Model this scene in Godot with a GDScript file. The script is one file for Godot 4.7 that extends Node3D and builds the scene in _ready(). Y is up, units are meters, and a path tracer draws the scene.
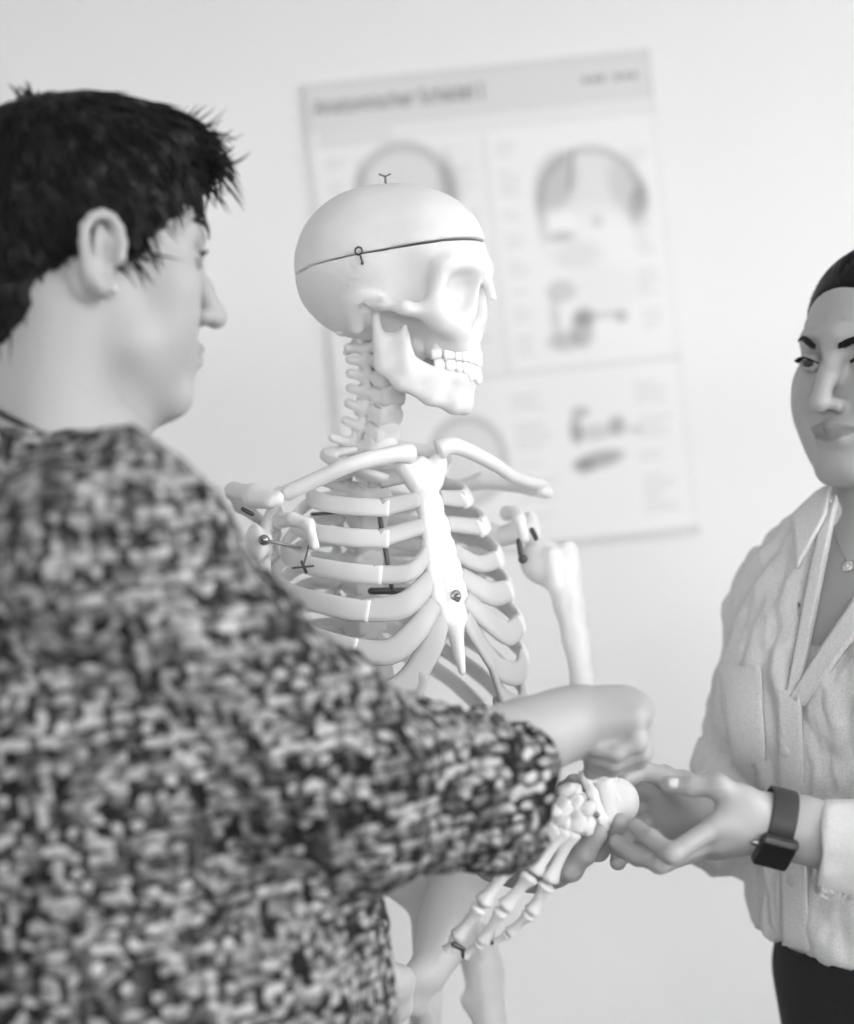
extends Node3D
# Two people and a teaching skeleton in front of a white wall with an anatomy poster.
const F := 2000.0            # focal length in pixels of the 854 x 1024 frame
const ROLL := 6.0            # the camera leans to its left by this much
var eye := Vector3(0, 1.42, 0)
var cam_x := Vector3.RIGHT
var cam_y := Vector3.UP

func P(px: float, py: float, depth: float) -> Vector3:   # the place seen at a pixel, at a distance along the lens axis
	return eye + cam_x * ((px - 427.0) / F * depth) + cam_y * ((512.0 - py) / F * depth) + Vector3(0, 0, -depth)

func _ready() -> void:
	var r := deg_to_rad(ROLL)
	cam_x = Vector3(cos(r), -sin(r), 0)
	cam_y = Vector3(sin(r), cos(r), 0)
	var cam := Camera3D.new()
	cam.name = "camera"
	var lens := CameraAttributesPhysical.new()
	lens.frustum_focal_length = 12.0 / (512.0 / F)
	lens.frustum_focus_distance = 1.83
	lens.exposure_aperture = 1.5
	cam.attributes = lens
	cam.transform = Transform3D(Basis(cam_x, cam_y, Vector3(0, 0, 1)), eye)
	cam.near = 0.05
	add_child(cam)
	cam.fov = rad_to_deg(2.0 * atan(512.0 / F))
	cam.current = true
	var env := Environment.new()
	var sky := ProceduralSkyMaterial.new()
	sky.sky_top_color = Color(0.72, 0.72, 0.72)
	sky.sky_horizon_color = Color(1.0, 1.0, 1.0)
	sky.ground_bottom_color = Color(0.6, 0.6, 0.6)
	sky.ground_horizon_color = Color(0.75, 0.75, 0.75)
	sky.sun_angle_max = 0.0
	env.background_mode = Environment.BG_SKY
	env.sky = Sky.new()
	env.sky.sky_material = sky
	env.background_energy_multiplier = 3.6
	env.tonemap_mode = Environment.TONE_MAPPER_LINEAR
	env.tonemap_exposure = 3.0
	env.sdfgi_enabled = true
	env.ssao_enabled = true
	env.ssil_enabled = true
	var we := WorldEnvironment.new()
	we.name = "surroundings"
	we.environment = env
	add_child(we)
	materials()
	room()
	poster()
	skeleton()
	print("skeleton ", Time.get_ticks_msec())
	teacher()
	print("teacher ", Time.get_ticks_msec())
	student()
	print("student ", Time.get_ticks_msec())

# ---------------------------------------------------------------- shapes
class Field:
	# signed distances on a grid; shapes are joined or cut smoothly, then meshed as surface nets
	var o: Vector3
	var c: float
	var nx: int
	var ny: int
	var nz: int
	var d: PackedFloat32Array
	func _init(lo: Vector3, hi: Vector3, cell: float) -> void:
		o = lo
		c = cell
		nx = int((hi.x - lo.x) / cell) + 2
		ny = int((hi.y - lo.y) / cell) + 2
		nz = int((hi.z - lo.z) / cell) + 2
		d.resize(nx * ny * nz)
		d.fill(9.0)
	func copy() -> Field:
		var f := Field.new(o, o, c)
		f.nx = nx
		f.ny = ny
		f.nz = nz
		f.d = d.duplicate()
		return f
	func span(lo: Vector3, hi: Vector3) -> PackedInt32Array:
		return PackedInt32Array([
			maxi(0, int((lo.x - o.x) / c)), mini(nx - 1, int((hi.x - o.x) / c) + 1),
			maxi(0, int((lo.y - o.y) / c)), mini(ny - 1, int((hi.y - o.y) / c) + 1),
			maxi(0, int((lo.z - o.z) / c)), mini(nz - 1, int((hi.z - o.z) / c) + 1)])
	func put(at: int, e: float, k: float, cut: bool) -> void:
		var p := d[at]
		if cut:
			e = -e
			var h := maxf(k - absf(p - e), 0.0)
			d[at] = maxf(p, e) + (h * h / (4.0 * k) if k > 0.0 else 0.0)
		else:
			var h := maxf(k - absf(p - e), 0.0)
			d[at] = minf(p, e) - (h * h / (4.0 * k) if k > 0.0 else 0.0)
	func cap(a: Vector3, b: Vector3, ra: float, rb: float, k := 0.0, cut := false) -> void:
		var m := maxf(ra, rb) + k + 2.5 * c
		var mv := Vector3(m, m, m)
		var s := span(a.min(b) - mv, a.max(b) + mv)
		var ab := b - a
		var il := 1.0 / maxf(ab.length_squared(), 1e-9)
		var dr := rb - ra
		for z in range(s[4], s[5] + 1):
			for y in range(s[2], s[3] + 1):
				var at := (z * ny + y) * nx + s[0]
				var p := o + Vector3(s[0], y, z) * c - a
				for x in range(s[0], s[1] + 1):
					var t := clampf(p.dot(ab) * il, 0.0, 1.0)
					var e := (p - ab * t).length() - ra - dr * t
					if e < m:
						put(at, e, k, cut)
					at += 1
					p.x += c
	func chain(ps: Array, rs: Array, k := 0.0, cut := false) -> void:
		for i in ps.size() - 1:
			cap(ps[i], ps[i + 1], rs[i], rs[i + 1], k, cut)
	func ell(q: Vector3, r: Vector3, k := 0.0, cut := false, b := Basis()) -> void:
		var bx := Vector3(b.x.x * r.x, b.y.x * r.y, b.z.x * r.z).length()
		var by := Vector3(b.x.y * r.x, b.y.y * r.y, b.z.y * r.z).length()
		var bz := Vector3(b.x.z * r.x, b.y.z * r.y, b.z.z * r.z).length()
		var m := k + 2.5 * c
		var ext := Vector3(bx + m, by + m, bz + m)
		var s := span(q - ext, q + ext)
		var ir := Vector3(1.0 / r.x, 1.0 / r.y, 1.0 / r.z)
		var inv := b.transposed()
		for z in range(s[4], s[5] + 1):
			for y in range(s[2], s[3] + 1):
				var at := (z * ny + y) * nx + s[0]
				var p := o + Vector3(s[0], y, z) * c - q
				for x in range(s[0], s[1] + 1):
					var u := (inv * p) * ir
					var k0 := u.length()
					var e := k0 * (k0 - 1.0) / maxf((u * ir).length(), 1e-6)
					if e < m:
						put(at, e, k, cut)
					at += 1
					p.x += c
	func box(q: Vector3, half: Vector3, rr: float, k := 0.0, cut := false, b := Basis()) -> void:
		var h := half - Vector3(rr, rr, rr)
		var m := k + 2.5 * c
		var ext := Vector3(absf(b.x.x) * half.x + absf(b.y.x) * half.y + absf(b.z.x) * half.z + m, absf(b.x.y) * half.x + absf(b.y.y) * half.y + absf(b.z.y) * half.z + m, absf(b.x.z) * half.x + absf(b.y.z) * half.y + absf(b.z.z) * half.z + m)
		var s := span(q - ext, q + ext)
		var inv := b.transposed()
		for z in range(s[4], s[5] + 1):
			for y in range(s[2], s[3] + 1):
				var at := (z * ny + y) * nx + s[0]
				var p := o + Vector3(s[0], y, z) * c - q
				for x in range(s[0], s[1] + 1):
					var u := (inv * p).abs() - h
					var e := u.max(Vector3.ZERO).length() + minf(maxf(u.x, maxf(u.y, u.z)), 0.0) - rr
					if e < m:
						put(at, e, k, cut)
					at += 1
					p.x += c
	func plane(q: Vector3, n: Vector3, k := 0.0) -> void:   # keep what lies behind the plane
		for z in nz:
			for y in ny:
				var at := (z * ny + y) * nx
				var p := o + Vector3(0, y, z) * c - q
				for x in nx:
					put(at, -p.dot(n), k, true)
					at += 1
					p.x += c
	func value(p: Vector3) -> float:
		var q := (p - o) / c
		var i := Vector3i(q.floor())
		if i.x < 0 or i.y < 0 or i.z < 0 or i.x >= nx - 1 or i.y >= ny - 1 or i.z >= nz - 1:
			return 9.0
		var f := q - Vector3(i)
		var a := (i.z * ny + i.y) * nx + i.x
		var sy := nx
		var sz := nx * ny
		var e0 := lerpf(lerpf(d[a], d[a + 1], f.x), lerpf(d[a + sy], d[a + sy + 1], f.x), f.y)
		var e1 := lerpf(lerpf(d[a + sz], d[a + sz + 1], f.x), lerpf(d[a + sz + sy], d[a + sz + sy + 1], f.x), f.y)
		return lerpf(e0, e1, f.z)
	func normal(p: Vector3) -> Vector3:
		var e := c * 0.8
		return Vector3(value(p + Vector3(e, 0, 0)) - value(p - Vector3(e, 0, 0)), value(p + Vector3(0, e, 0)) - value(p - Vector3(0, e, 0)), value(p + Vector3(0, 0, e)) - value(p - Vector3(0, 0, e))).normalized()
	func hit(from: Vector3, dir: Vector3, t0: float, t1: float) -> Vector3:
		var t := t0
		var last := 9.0
		while t < t1:
			var e := value(from + dir * t)
			if e <= 0.0:
				if last < 8.0:
					t -= c * 0.5 * (-e) / maxf(last - e, 1e-6)
				return from + dir * t
			last = e
			t += c * 0.5
		return Vector3.INF

class Painter:
	func tone(_p: Vector3) -> Color:
		return Color.WHITE

class Soup:
	# triangles of one mesh
	var v := PackedVector3Array()
	var n := PackedVector3Array()
	var col := PackedColorArray()
	var uv := PackedVector2Array()
	var i := PackedInt32Array()
	var tint := Color.WHITE
	func field(f: Field, paint: Painter = null, calm := 1) -> Soup:
		var v0 := v.size()
		var i0 := i.size()
		var nx := f.nx
		var ny := f.ny
		var nz := f.nz
		var d := f.d
		var sy := nx
		var sz := nx * ny
		var ids := PackedInt32Array()
		ids.resize(nx * ny * nz)
		ids.fill(-1)
		var far := f.c * 5.0
		for z in nz - 1:
			for y in ny - 1:
				var a := (z * ny + y) * nx - 1
				for x in nx - 1:
					a += 1
					var d0 := d[a]
					if d0 > far or d0 < -far:
						continue
					var d1 := d[a + 1]
					var d2 := d[a + sy]
					var d3 := d[a + sy + 1]
					var d4 := d[a + sz]
					var d5 := d[a + sz + 1]
					var d6 := d[a + sz + sy]
					var d7 := d[a + sz + sy + 1]
					var neg := int(d0 < 0) + int(d1 < 0) + int(d2 < 0) + int(d3 < 0) + int(d4 < 0) + int(d5 < 0) + int(d6 < 0) + int(d7 < 0)
					if neg == 0 or neg == 8:
						continue
					var s := Vector3.ZERO
					var k := 0
					if (d0 < 0) != (d1 < 0):
						s += Vector3(d0 / (d0 - d1), 0, 0)
						k += 1
					if (d2 < 0) != (d3 < 0):
						s += Vector3(d2 / (d2 - d3), 1, 0)
						k += 1
					if (d4 < 0) != (d5 < 0):
						s += Vector3(d4 / (d4 - d5), 0, 1)
						k += 1
					if (d6 < 0) != (d7 < 0):
						s += Vector3(d6 / (d6 - d7), 1, 1)
						k += 1
					if (d0 < 0) != (d2 < 0):
						s += Vector3(0, d0 / (d0 - d2), 0)
						k += 1
					if (d1 < 0) != (d3 < 0):
						s += Vector3(1, d1 / (d1 - d3), 0)
						k += 1
					if (d4 < 0) != (d6 < 0):
						s += Vector3(0, d4 / (d4 - d6), 1)
						k += 1
					if (d5 < 0) != (d7 < 0):
						s += Vector3(1, d5 / (d5 - d7), 1)
						k += 1
					if (d0 < 0) != (d4 < 0):
						s += Vector3(0, 0, d0 / (d0 - d4))
						k += 1
					if (d1 < 0) != (d5 < 0):
						s += Vector3(1, 0, d1 / (d1 - d5))
						k += 1
					if (d2 < 0) != (d6 < 0):
						s += Vector3(0, 1, d2 / (d2 - d6))
						k += 1
					if (d3 < 0) != (d7 < 0):
						s += Vector3(1, 1, d3 / (d3 - d7))
						k += 1
					s /= k
					var p := f.o + (Vector3(x, y, z) + s) * f.c
					ids[a] = v.size()
					v.append(p)
					var rx := 1.0 - s.x
					var ry := 1.0 - s.y
					var rz := 1.0 - s.z
					n.append(Vector3(
						((d1 - d0) * ry + (d3 - d2) * s.y) * rz + ((d5 - d4) * ry + (d7 - d6) * s.y) * s.z,
						((d2 - d0) * rx + (d3 - d1) * s.x) * rz + ((d6 - d4) * rx + (d7 - d5) * s.x) * s.z,
						((d4 - d0) * rx + (d5 - d1) * s.x) * ry + ((d6 - d2) * rx + (d7 - d3) * s.x) * s.y).normalized())
					col.append(tint if paint == null else paint.tone(p))
					uv.append(Vector2(p.x, p.y))
		for z in range(1, nz - 1):
			for y in range(1, ny - 1):
				var a := (z * ny + y) * nx
				for x in range(1, nx - 1):
					a += 1
					var q := ids[a]
					if q < 0:
						continue
					var inside := d[a] < 0
					if inside != (d[a + 1] < 0):
						quad(q, ids[a - sy], ids[a - sy - sz], ids[a - sz], inside)
					if inside != (d[a + sy] < 0):
						quad(q, ids[a - sz], ids[a - sz - 1], ids[a - 1], inside)
					if inside != (d[a + sz] < 0):
						quad(q, ids[a - 1], ids[a - 1 - sy], ids[a - sy], inside)
		for k in calm:
			relax(v0, i0, 0.5)
			relax(v0, i0, -0.52)
		if calm > 0:
			n.resize(v0)
			smooth(v0, i0)
		return self
	func relax(v0: int, i0: int, by: float) -> void:   # draw every point towards its neighbours (or away again)
		var acc := PackedVector3Array()
		acc.resize(v.size() - v0)
		var cnt := PackedInt32Array()
		cnt.resize(v.size() - v0)
		for t in range(i0, i.size(), 3):
			var a := i[t] - v0
			var b := i[t + 1] - v0
			var c := i[t + 2] - v0
			var va := v[a + v0]
			var vb := v[b + v0]
			var vc := v[c + v0]
			acc[a] += vb + vc
			acc[b] += va + vc
			acc[c] += va + vb
			cnt[a] += 2
			cnt[b] += 2
			cnt[c] += 2
		for k in acc.size():
			if cnt[k] > 0:
				v[k + v0] = v[k + v0].lerp(acc[k] / cnt[k], by)
	func quad(a: int, b: int, c: int, e: int, flip: bool) -> void:
		if a < 0 or b < 0 or c < 0 or e < 0:
			return
		if flip:
			i.append_array(PackedInt32Array([a, c, b, a, e, c]))
		else:
			i.append_array(PackedInt32Array([a, b, c, a, c, e]))
	func smooth(v0: int, i0: int) -> void:   # shared normals of the triangles added since
		var acc := PackedVector3Array()
		acc.resize(v.size() - v0)
		for t in range(i0, i.size(), 3):
			var g := (v[i[t + 2]] - v[i[t]]).cross(v[i[t + 1]] - v[i[t]])
			for k in 3:
				acc[i[t + k] - v0] += g
		for k in acc.size():
			n.append(acc[k].normalized() if acc[k].length_squared() > 1e-24 else Vector3.UP)
	func sweep(ps: Array, prof: PackedVector2Array, sc: Array, ups: Array = []) -> Soup:
		# a closed profile carried along a path; prof.x lies along the side, prof.y along up
		var v0 := v.size()
		var i0 := i.size()
		var m := prof.size()
		var up := Vector3.UP
		var t0: Vector3 = (ps[1] - ps[0]).normalized()
		if absf(t0.dot(up)) > 0.9:
			up = Vector3.RIGHT
		var run := 0.0
		for k in ps.size():
			var t: Vector3 = (ps[mini(k + 1, ps.size() - 1)] - ps[maxi(k - 1, 0)]).normalized()
			if ups.size() > 0:
				up = ups[k] if ups.size() > 1 else ups[0]
			var side := t.cross(up).normalized()
			up = side.cross(t).normalized()
			var w: Vector2 = sc[k] if sc[k] is Vector2 else Vector2(sc[k], sc[k])
			if k > 0:
				run += (ps[k] - ps[k - 1]).length()
			for j in m:
				v.append(ps[k] + side * (prof[j].x * w.x) + up * (prof[j].y * w.y))
				col.append(tint)
				uv.append(Vector2(float(j) / m, run))
		for k in ps.size() - 1:
			for j in m:
				var a := v0 + k * m + j
				var b := v0 + k * m + (j + 1) % m
				i.append_array(PackedInt32Array([a, b + m, b, a, a + m, b + m]))
		for e in 2:
			var base := v0 if e == 0 else v0 + (ps.size() - 1) * m
			var q := v.size()
			v.append(ps[0] if e == 0 else ps[ps.size() - 1])
			col.append(tint)
			uv.append(Vector2(0.5, 0.5))
			for j in m:
				var a := base + j
				var b := base + (j + 1) % m
				i.append_array(PackedInt32Array([q, a, b] if e == 0 else [q, b, a]))
		smooth(v0, i0)
		return self
	func tube(ps: Array, rs: Array, sides := 10, round_ends := true) -> Soup:
		var prof := PackedVector2Array()
		for j in sides:
			prof.append(Vector2(cos(TAU * j / sides), sin(TAU * j / sides)))
		var p := ps.duplicate()
		var r := rs.duplicate()
		if round_ends:
			var a: Vector3 = (p[0] - p[1]).normalized()
			var b: Vector3 = (p[-1] - p[-2]).normalized()
			var ra: float = r[0]
			var rb: float = r[-1]
			for q in [[0.55, 0.83], [0.9, 0.43], [1.0, 0.08]]:
				p.push_front(ps[0] + a * ra * q[0])
				r.push_front(ra * q[1])
				p.push_back(ps[-1] + b * rb * q[0])
				r.push_back(rb * q[1])
		return sweep(p, prof, r)
	func ball(q: Vector3, r: Vector3, b := Basis(), rings := 8, sides := 12) -> Soup:
		var v0 := v.size()
		for k in rings + 1:
			var th := PI * k / rings
			for j in sides:
				var u := Vector3(sin(th) * cos(TAU * j / sides), cos(th), sin(th) * sin(TAU * j / sides))
				v.append(q + b * (u * r))
				n.append((b * (u / r)).normalized())
				col.append(tint)
				uv.append(Vector2(float(j) / sides, float(k) / rings))
		for k in rings:
			for j in sides:
				var a := v0 + k * sides + j
				var e := v0 + k * sides + (j + 1) % sides
				i.append_array(PackedInt32Array([a, e + sides, e, a, a + sides, e + sides]))
		return self
	func box(q: Vector3, h: Vector3, b := Basis(), bevel := 0.0) -> Soup:
		# bevelled box: six faces, edges and corners chamfered
		var e := minf(bevel, minf(h.x, minf(h.y, h.z)) * 0.9)
		for ax in 3:
			for s in [-1.0, 1.0]:
				var fr := Vector3.ZERO
				fr[ax] = s
				var a1 := (ax + 1) % 3
				var a2 := (ax + 2) % 3
				var qs := []
				for w in [[-1, -1], [1, -1], [1, 1], [-1, 1]]:
					var p := Vector3.ZERO
					p[ax] = s * h[ax]
					p[a1] = w[0] * (h[a1] - e)
					p[a2] = w[1] * (h[a2] - e)
					qs.append(q + b * p)
				flat(qs, b * fr)
		if e > 0.0:
			for ax in 3:
				var a1 := (ax + 1) % 3
				var a2 := (ax + 2) % 3
				for s1 in [-1.0, 1.0]:
					for s2 in [-1.0, 1.0]:
						var qs := []
						for w in [[-1, 0], [1, 0], [1, 1], [-1, 1]]:
							var p := Vector3.ZERO
							p[ax] = w[0] * (h[ax] - e)
							p[a1] = s1 * (h[a1] - (e if w[1] == 0 else 0.0))
							p[a2] = s2 * (h[a2] - (0.0 if w[1] == 0 else e))
							qs.append(q + b * p)
						var fr := Vector3.ZERO
						fr[a1] = s1
						fr[a2] = s2
						flat(qs, (b * fr).normalized())
			for sx in [-1.0, 1.0]:
				for sy in [-1.0, 1.0]:
					for sz in [-1.0, 1.0]:
						var s := Vector3(sx, sy, sz)
						flat([q + b * (s * (h - Vector3(0, e, e))), q + b * (s * (h - Vector3(e, 0, e))), q + b * (s * (h - Vector3(e, e, 0)))], (b * s).normalized())
		return self
	func flat(qs: Array, fr: Vector3) -> void:
		var v0 := v.size()
		var g: Vector3 = (qs[2] - qs[0]).cross(qs[1] - qs[0])
		if g.dot(fr) < 0.0:
			qs.reverse()
		for p in qs:
			v.append(p)
			n.append(fr)
			col.append(tint)
			uv.append(Vector2.ZERO)
		for k in range(1, qs.size() - 1):
			i.append_array(PackedInt32Array([v0, v0 + k, v0 + k + 1]))
	func ruffle(fn: FastNoiseLite, by: float, from := 0) -> Soup:   # push the surface in and out
		for k in range(from, v.size()):
			v[k] += n[k] * fn.get_noise_3dv(v[k]) * by
		return self
	func folds(fn: FastNoiseLite, by: float, squeeze: Vector3) -> Soup:
		for k in v.size():
			v[k] += n[k] * fn.get_noise_3dv(v[k] * squeeze) * by
		return self
	func renormal() -> Soup:
		n.clear()
		smooth(0, 0)
		return self
	func made() -> ArrayMesh:
		var a := []
		a.resize(Mesh.ARRAY_MAX)
		a[Mesh.ARRAY_VERTEX] = v
		a[Mesh.ARRAY_NORMAL] = n
		a[Mesh.ARRAY_COLOR] = col
		a[Mesh.ARRAY_TEX_UV] = uv
		a[Mesh.ARRAY_INDEX] = i
		var m := ArrayMesh.new()
		m.add_surface_from_arrays(Mesh.PRIMITIVE_TRIANGLES, a)
		return m

func spline(ps: Array, per := 6) -> Array:   # Catmull-Rom through the points
	var out := []
	for k in ps.size() - 1:
		var a = ps[maxi(k - 1, 0)]
		var b = ps[k]
		var c = ps[k + 1]
		var e = ps[mini(k + 2, ps.size() - 1)]
		for j in per:
			var t := float(j) / per
			out.append(0.5 * ((2.0 * b) + (c - a) * t + (2.0 * a - 5.0 * b + 4.0 * c - e) * t * t + (3.0 * b - a - 3.0 * c + e) * t * t * t))
	out.append(ps[-1])
	return out

func rounded(power := 3.0, sides := 12) -> PackedVector2Array:   # a superellipse
	var o := PackedVector2Array()
	for j in sides:
		var a := TAU * j / sides
		o.append(Vector2(signf(cos(a)) * pow(absf(cos(a)), 2.0 / power), signf(sin(a)) * pow(absf(sin(a)), 2.0 / power)))
	return o

func seen_on(f: Field, px: float, py: float, near: float) -> Vector3:   # where the surface of f lies behind a pixel
	var dir := (P(px, py, 1.0) - eye).normalized()
	return f.hit(eye, dir, near, near + 0.8)

func patch(f: Field, corners: Array, near: float, out: float, thick: float, nu := 8, nv := 10) -> Soup:
	# a sewn-on piece of cloth: four corners as pixels (top left, top right, bottom right, bottom left) laid on f
	var s := Soup.new()
	var rows := []
	for j in nv + 1:
		var row := []
		for k in nu + 1:
			var u := float(k) / nu
			var w := float(j) / nv
			var a: Vector2 = corners[0].lerp(corners[1], u)
			var b: Vector2 = corners[3].lerp(corners[2], u)
			var q := a.lerp(b, w)
			var p := seen_on(f, q.x, q.y, near)
			if p == Vector3.INF:
				p = row[-1][0] if row.size() > 0 else rows[-1][0][0] if rows.size() > 0 else P(q.x, q.y, near + 0.4)
				row.append([p, row[-1][1] if row.size() > 0 else Vector3.BACK])
			else:
				row.append([p, f.normal(p)])
		rows.append(row)
	var v0 := s.v.size()
	var m := nu + 1
	for side in 2:
		for row in rows:
			for e in row:
				s.v.append(e[0] + e[1] * (out if side == 0 else out - thick))
				s.col.append(s.tint)
				s.uv.append(Vector2.ZERO)
	var half := m * (nv + 1)
	for j in nv:
		for k in nu:
			var a := v0 + j * m + k
			s.i.append_array(PackedInt32Array([a, a + 1, a + m + 1, a, a + m + 1, a + m]))
			a += half
			s.i.append_array(PackedInt32Array([a, a + m + 1, a + 1, a, a + m, a + m + 1]))
	var rim := []
	for k in nu:
		rim.append(k)
	for j in nv:
		rim.append(j * m + nu)
	for k in nu:
		rim.append(nv * m + nu - k)
	for j in nv:
		rim.append((nv - j) * m)
	for k in rim.size():
		var a: int = v0 + rim[k]
		var b: int = v0 + rim[(k + 1) % rim.size()]
		s.i.append_array(PackedInt32Array([a, a + half, b + half, a, b + half, b]))
	s.smooth(0, 0)
	return s

func ribbon(f: Field, pixels: Array, near: float, half_width: float, half_thick: float, out := 0.0) -> Soup:
	var ps := []
	var ups := []
	for q in spline(pixels, 5):
		var p := seen_on(f, q.x, q.y, near)
		if p != Vector3.INF:
			var n := f.normal(p)
			ps.append(p + n * out)
			ups.append(n)
	var sc := []
	for k in ps.size():
		sc.append(Vector2(half_width, half_thick))
	return Soup.new().sweep(ps, rounded(4.0, 12), sc, ups)

# ---------------------------------------------------------------- nodes
var taken := {}
func called(base: String) -> String:
	taken[base] = taken.get(base, -1) + 1
	return base if taken[base] == 0 else "%s_%03d" % [base, taken[base]]

func thing(base: String, label: String, category: String, at := Transform3D(), group := "") -> Node3D:
	var o := Node3D.new()
	o.name = called(base)
	add_child(o)
	o.transform = at
	o.set_meta("label", label)
	o.set_meta("category", category)
	if group:
		o.set_meta("group", group)
	return o

func part(base: String, s, mat: Material, parent: Node3D, label := "", place := Transform3D()) -> MeshInstance3D:
	# s was shaped in world axes (moved by place); the node keeps it there under its parent
	var o := MeshInstance3D.new()
	o.name = base
	o.mesh = s.made() if s is Soup else s
	o.material_override = mat
	parent.add_child(o, true)
	o.transform = whole(parent).affine_inverse() * place
	if label:
		o.set_meta("label", label)
	return o

func whole(o: Node3D) -> Transform3D:
	var t := Transform3D()
	var q: Node = o
	while q is Node3D and q != self:
		t = q.transform * t
		q = q.get_parent()
	return t

func shell(base: String, s: Soup, mat: Material) -> MeshInstance3D:
	var o := MeshInstance3D.new()
	o.name = base
	o.mesh = s.made()
	o.material_override = mat
	add_child(o)
	o.set_meta("kind", "structure")
	return o

func paint(grey: float, rough := 0.6, metal := 0.0) -> StandardMaterial3D:   # grey is the linear base colour
	var m := StandardMaterial3D.new()
	m.albedo_color = Color(grey, grey, grey).linear_to_srgb()
	m.roughness = rough
	m.metallic = metal
	return m

func noise_picture(side: int, freq: float, octaves: int, lo: float, hi: float, seed_: int, kind := FastNoiseLite.TYPE_SIMPLEX) -> ImageTexture:
	var fn := FastNoiseLite.new()
	fn.seed = seed_
	fn.noise_type = kind
	fn.frequency = freq
	fn.fractal_octaves = octaves
	var im := fn.get_seamless_image(side, side)
	im.convert(Image.FORMAT_RGB8)
	for y in side:
		for x in side:
			var g := lerpf(lo, hi, im.get_pixel(x, y).r)
			im.set_pixel(x, y, Color(g, g, g))
	return ImageTexture.create_from_image(im)

func textured(m: StandardMaterial3D, colour: Texture2D, height: Texture2D, per_metre: float, relief := 0.0) -> StandardMaterial3D:
	m.uv1_triplanar = true
	m.uv1_scale = Vector3.ONE * per_metre
	if colour:
		m.albedo_texture = colour
	if height:
		m.heightmap_enabled = true
		m.heightmap_texture = height
		m.heightmap_scale = relief
	return m
# ---------------------------------------------------------------- materials
var M := {}
func materials() -> void:
	M.wall = textured(paint(0.9, 0.85), null, noise_picture(256, 0.02, 4, 0.0, 1.0, 5), 3.0, 0.03)
	M.floor = textured(paint(0.12, 0.5), noise_picture(256, 0.01, 4, 0.8, 1.0, 6), null, 1.0)
	M.ceiling = paint(0.88, 0.9)
	M.frame = paint(0.8, 0.4)
	M.bone = textured(paint(0.86, 0.42), noise_picture(256, 0.012, 4, 0.95, 1.0, 7), noise_picture(256, 0.02, 4, 0.0, 1.0, 8), 6.0, 0.03)
	M.cartilage = paint(0.52, 0.4)
	M.disc = paint(0.55, 0.5)
	M.tooth = paint(0.92, 0.25)
	M.steel = paint(0.35, 0.25, 0.9)
	M.dark_steel = paint(0.12, 0.35, 0.8)
	M.paper = paint(0.8, 0.6)

# ---------------------------------------------------------------- room
func slab(a: Vector3, b: Vector3) -> Soup:
	return Soup.new().box((a + b) / 2.0, (b - a).abs() / 2.0)

func room() -> void:
	var x0 := -2.6
	var x1 := 2.7
	var z0 := -2.88
	var z1 := 3.2
	var top := 2.75
	var t := 0.1
	shell("floor", slab(Vector3(x0 - 0.2, -0.2, z0 - 0.2), Vector3(x1 + 0.2, 0, z1 + 0.2)), M.floor)
	shell("ceiling", slab(Vector3(x0 - 0.2, top, z0 - 0.2), Vector3(x1 + 0.2, top + 0.2, z1 + 0.2)), M.ceiling)
	shell("wall_back", slab(Vector3(x0 - 0.2, 0, z0 - 0.2), Vector3(x1 + 0.2, top, z0)), M.wall)
	shell("wall_left", slab(Vector3(x0 - 0.2, 0, z0), Vector3(x0, top, z1)), M.wall)
	# two walls with window openings
	var w := Soup.new()
	var wz0 := -2.2
	var wz1 := 1.2
	var low := 1.0
	var high := 2.5
	for q in [[0.0, top, z0, wz0], [0.0, top, wz1, z1], [0.0, low, wz0, wz1], [high, top, wz0, wz1]]:
		w.box(Vector3(x1 + 0.1, (q[0] + q[1]) / 2, (q[2] + q[3]) / 2), Vector3(0.1, (q[1] - q[0]) / 2, (q[3] - q[2]) / 2))
	shell("wall_right", w, M.wall)
	w = Soup.new()
	var wx0 := -1.6
	var wx1 := 2.2
	for q in [[0.0, top, x0, wx0], [0.0, top, wx1, x1], [0.0, low, wx0, wx1], [high, top, wx0, wx1]]:
		w.box(Vector3((q[2] + q[3]) / 2, (q[0] + q[1]) / 2, z1 + 0.1), Vector3((q[3] - q[2]) / 2, (q[1] - q[0]) / 2, 0.1))
	shell("wall_front", w, M.wall)
	w = Soup.new()
	for k in 5:
		w.box(Vector3(x1 + 0.1, (low + high) / 2, lerpf(wz0, wz1, k / 4.0)), Vector3(0.03, (high - low) / 2, 0.03), Basis(), 0.005)
	for y in [low + 0.03, high - 0.03]:
		w.box(Vector3(x1 + 0.1, y, (wz0 + wz1) / 2), Vector3(0.03, 0.03, (wz1 - wz0) / 2), Basis(), 0.005)
	shell("window_1", w, M.frame)
	w = Soup.new()
	for k in 5:
		w.box(Vector3(lerpf(wx0, wx1, k / 4.0), (low + high) / 2, z1 + 0.1), Vector3(0.03, (high - low) / 2, 0.03), Basis(), 0.005)
	for y in [low + 0.03, high - 0.03]:
		w.box(Vector3((wx0 + wx1) / 2, y, z1 + 0.1), Vector3((wx1 - wx0) / 2, 0.03, 0.03), Basis(), 0.005)
	shell("window_2", w, M.frame)


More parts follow.
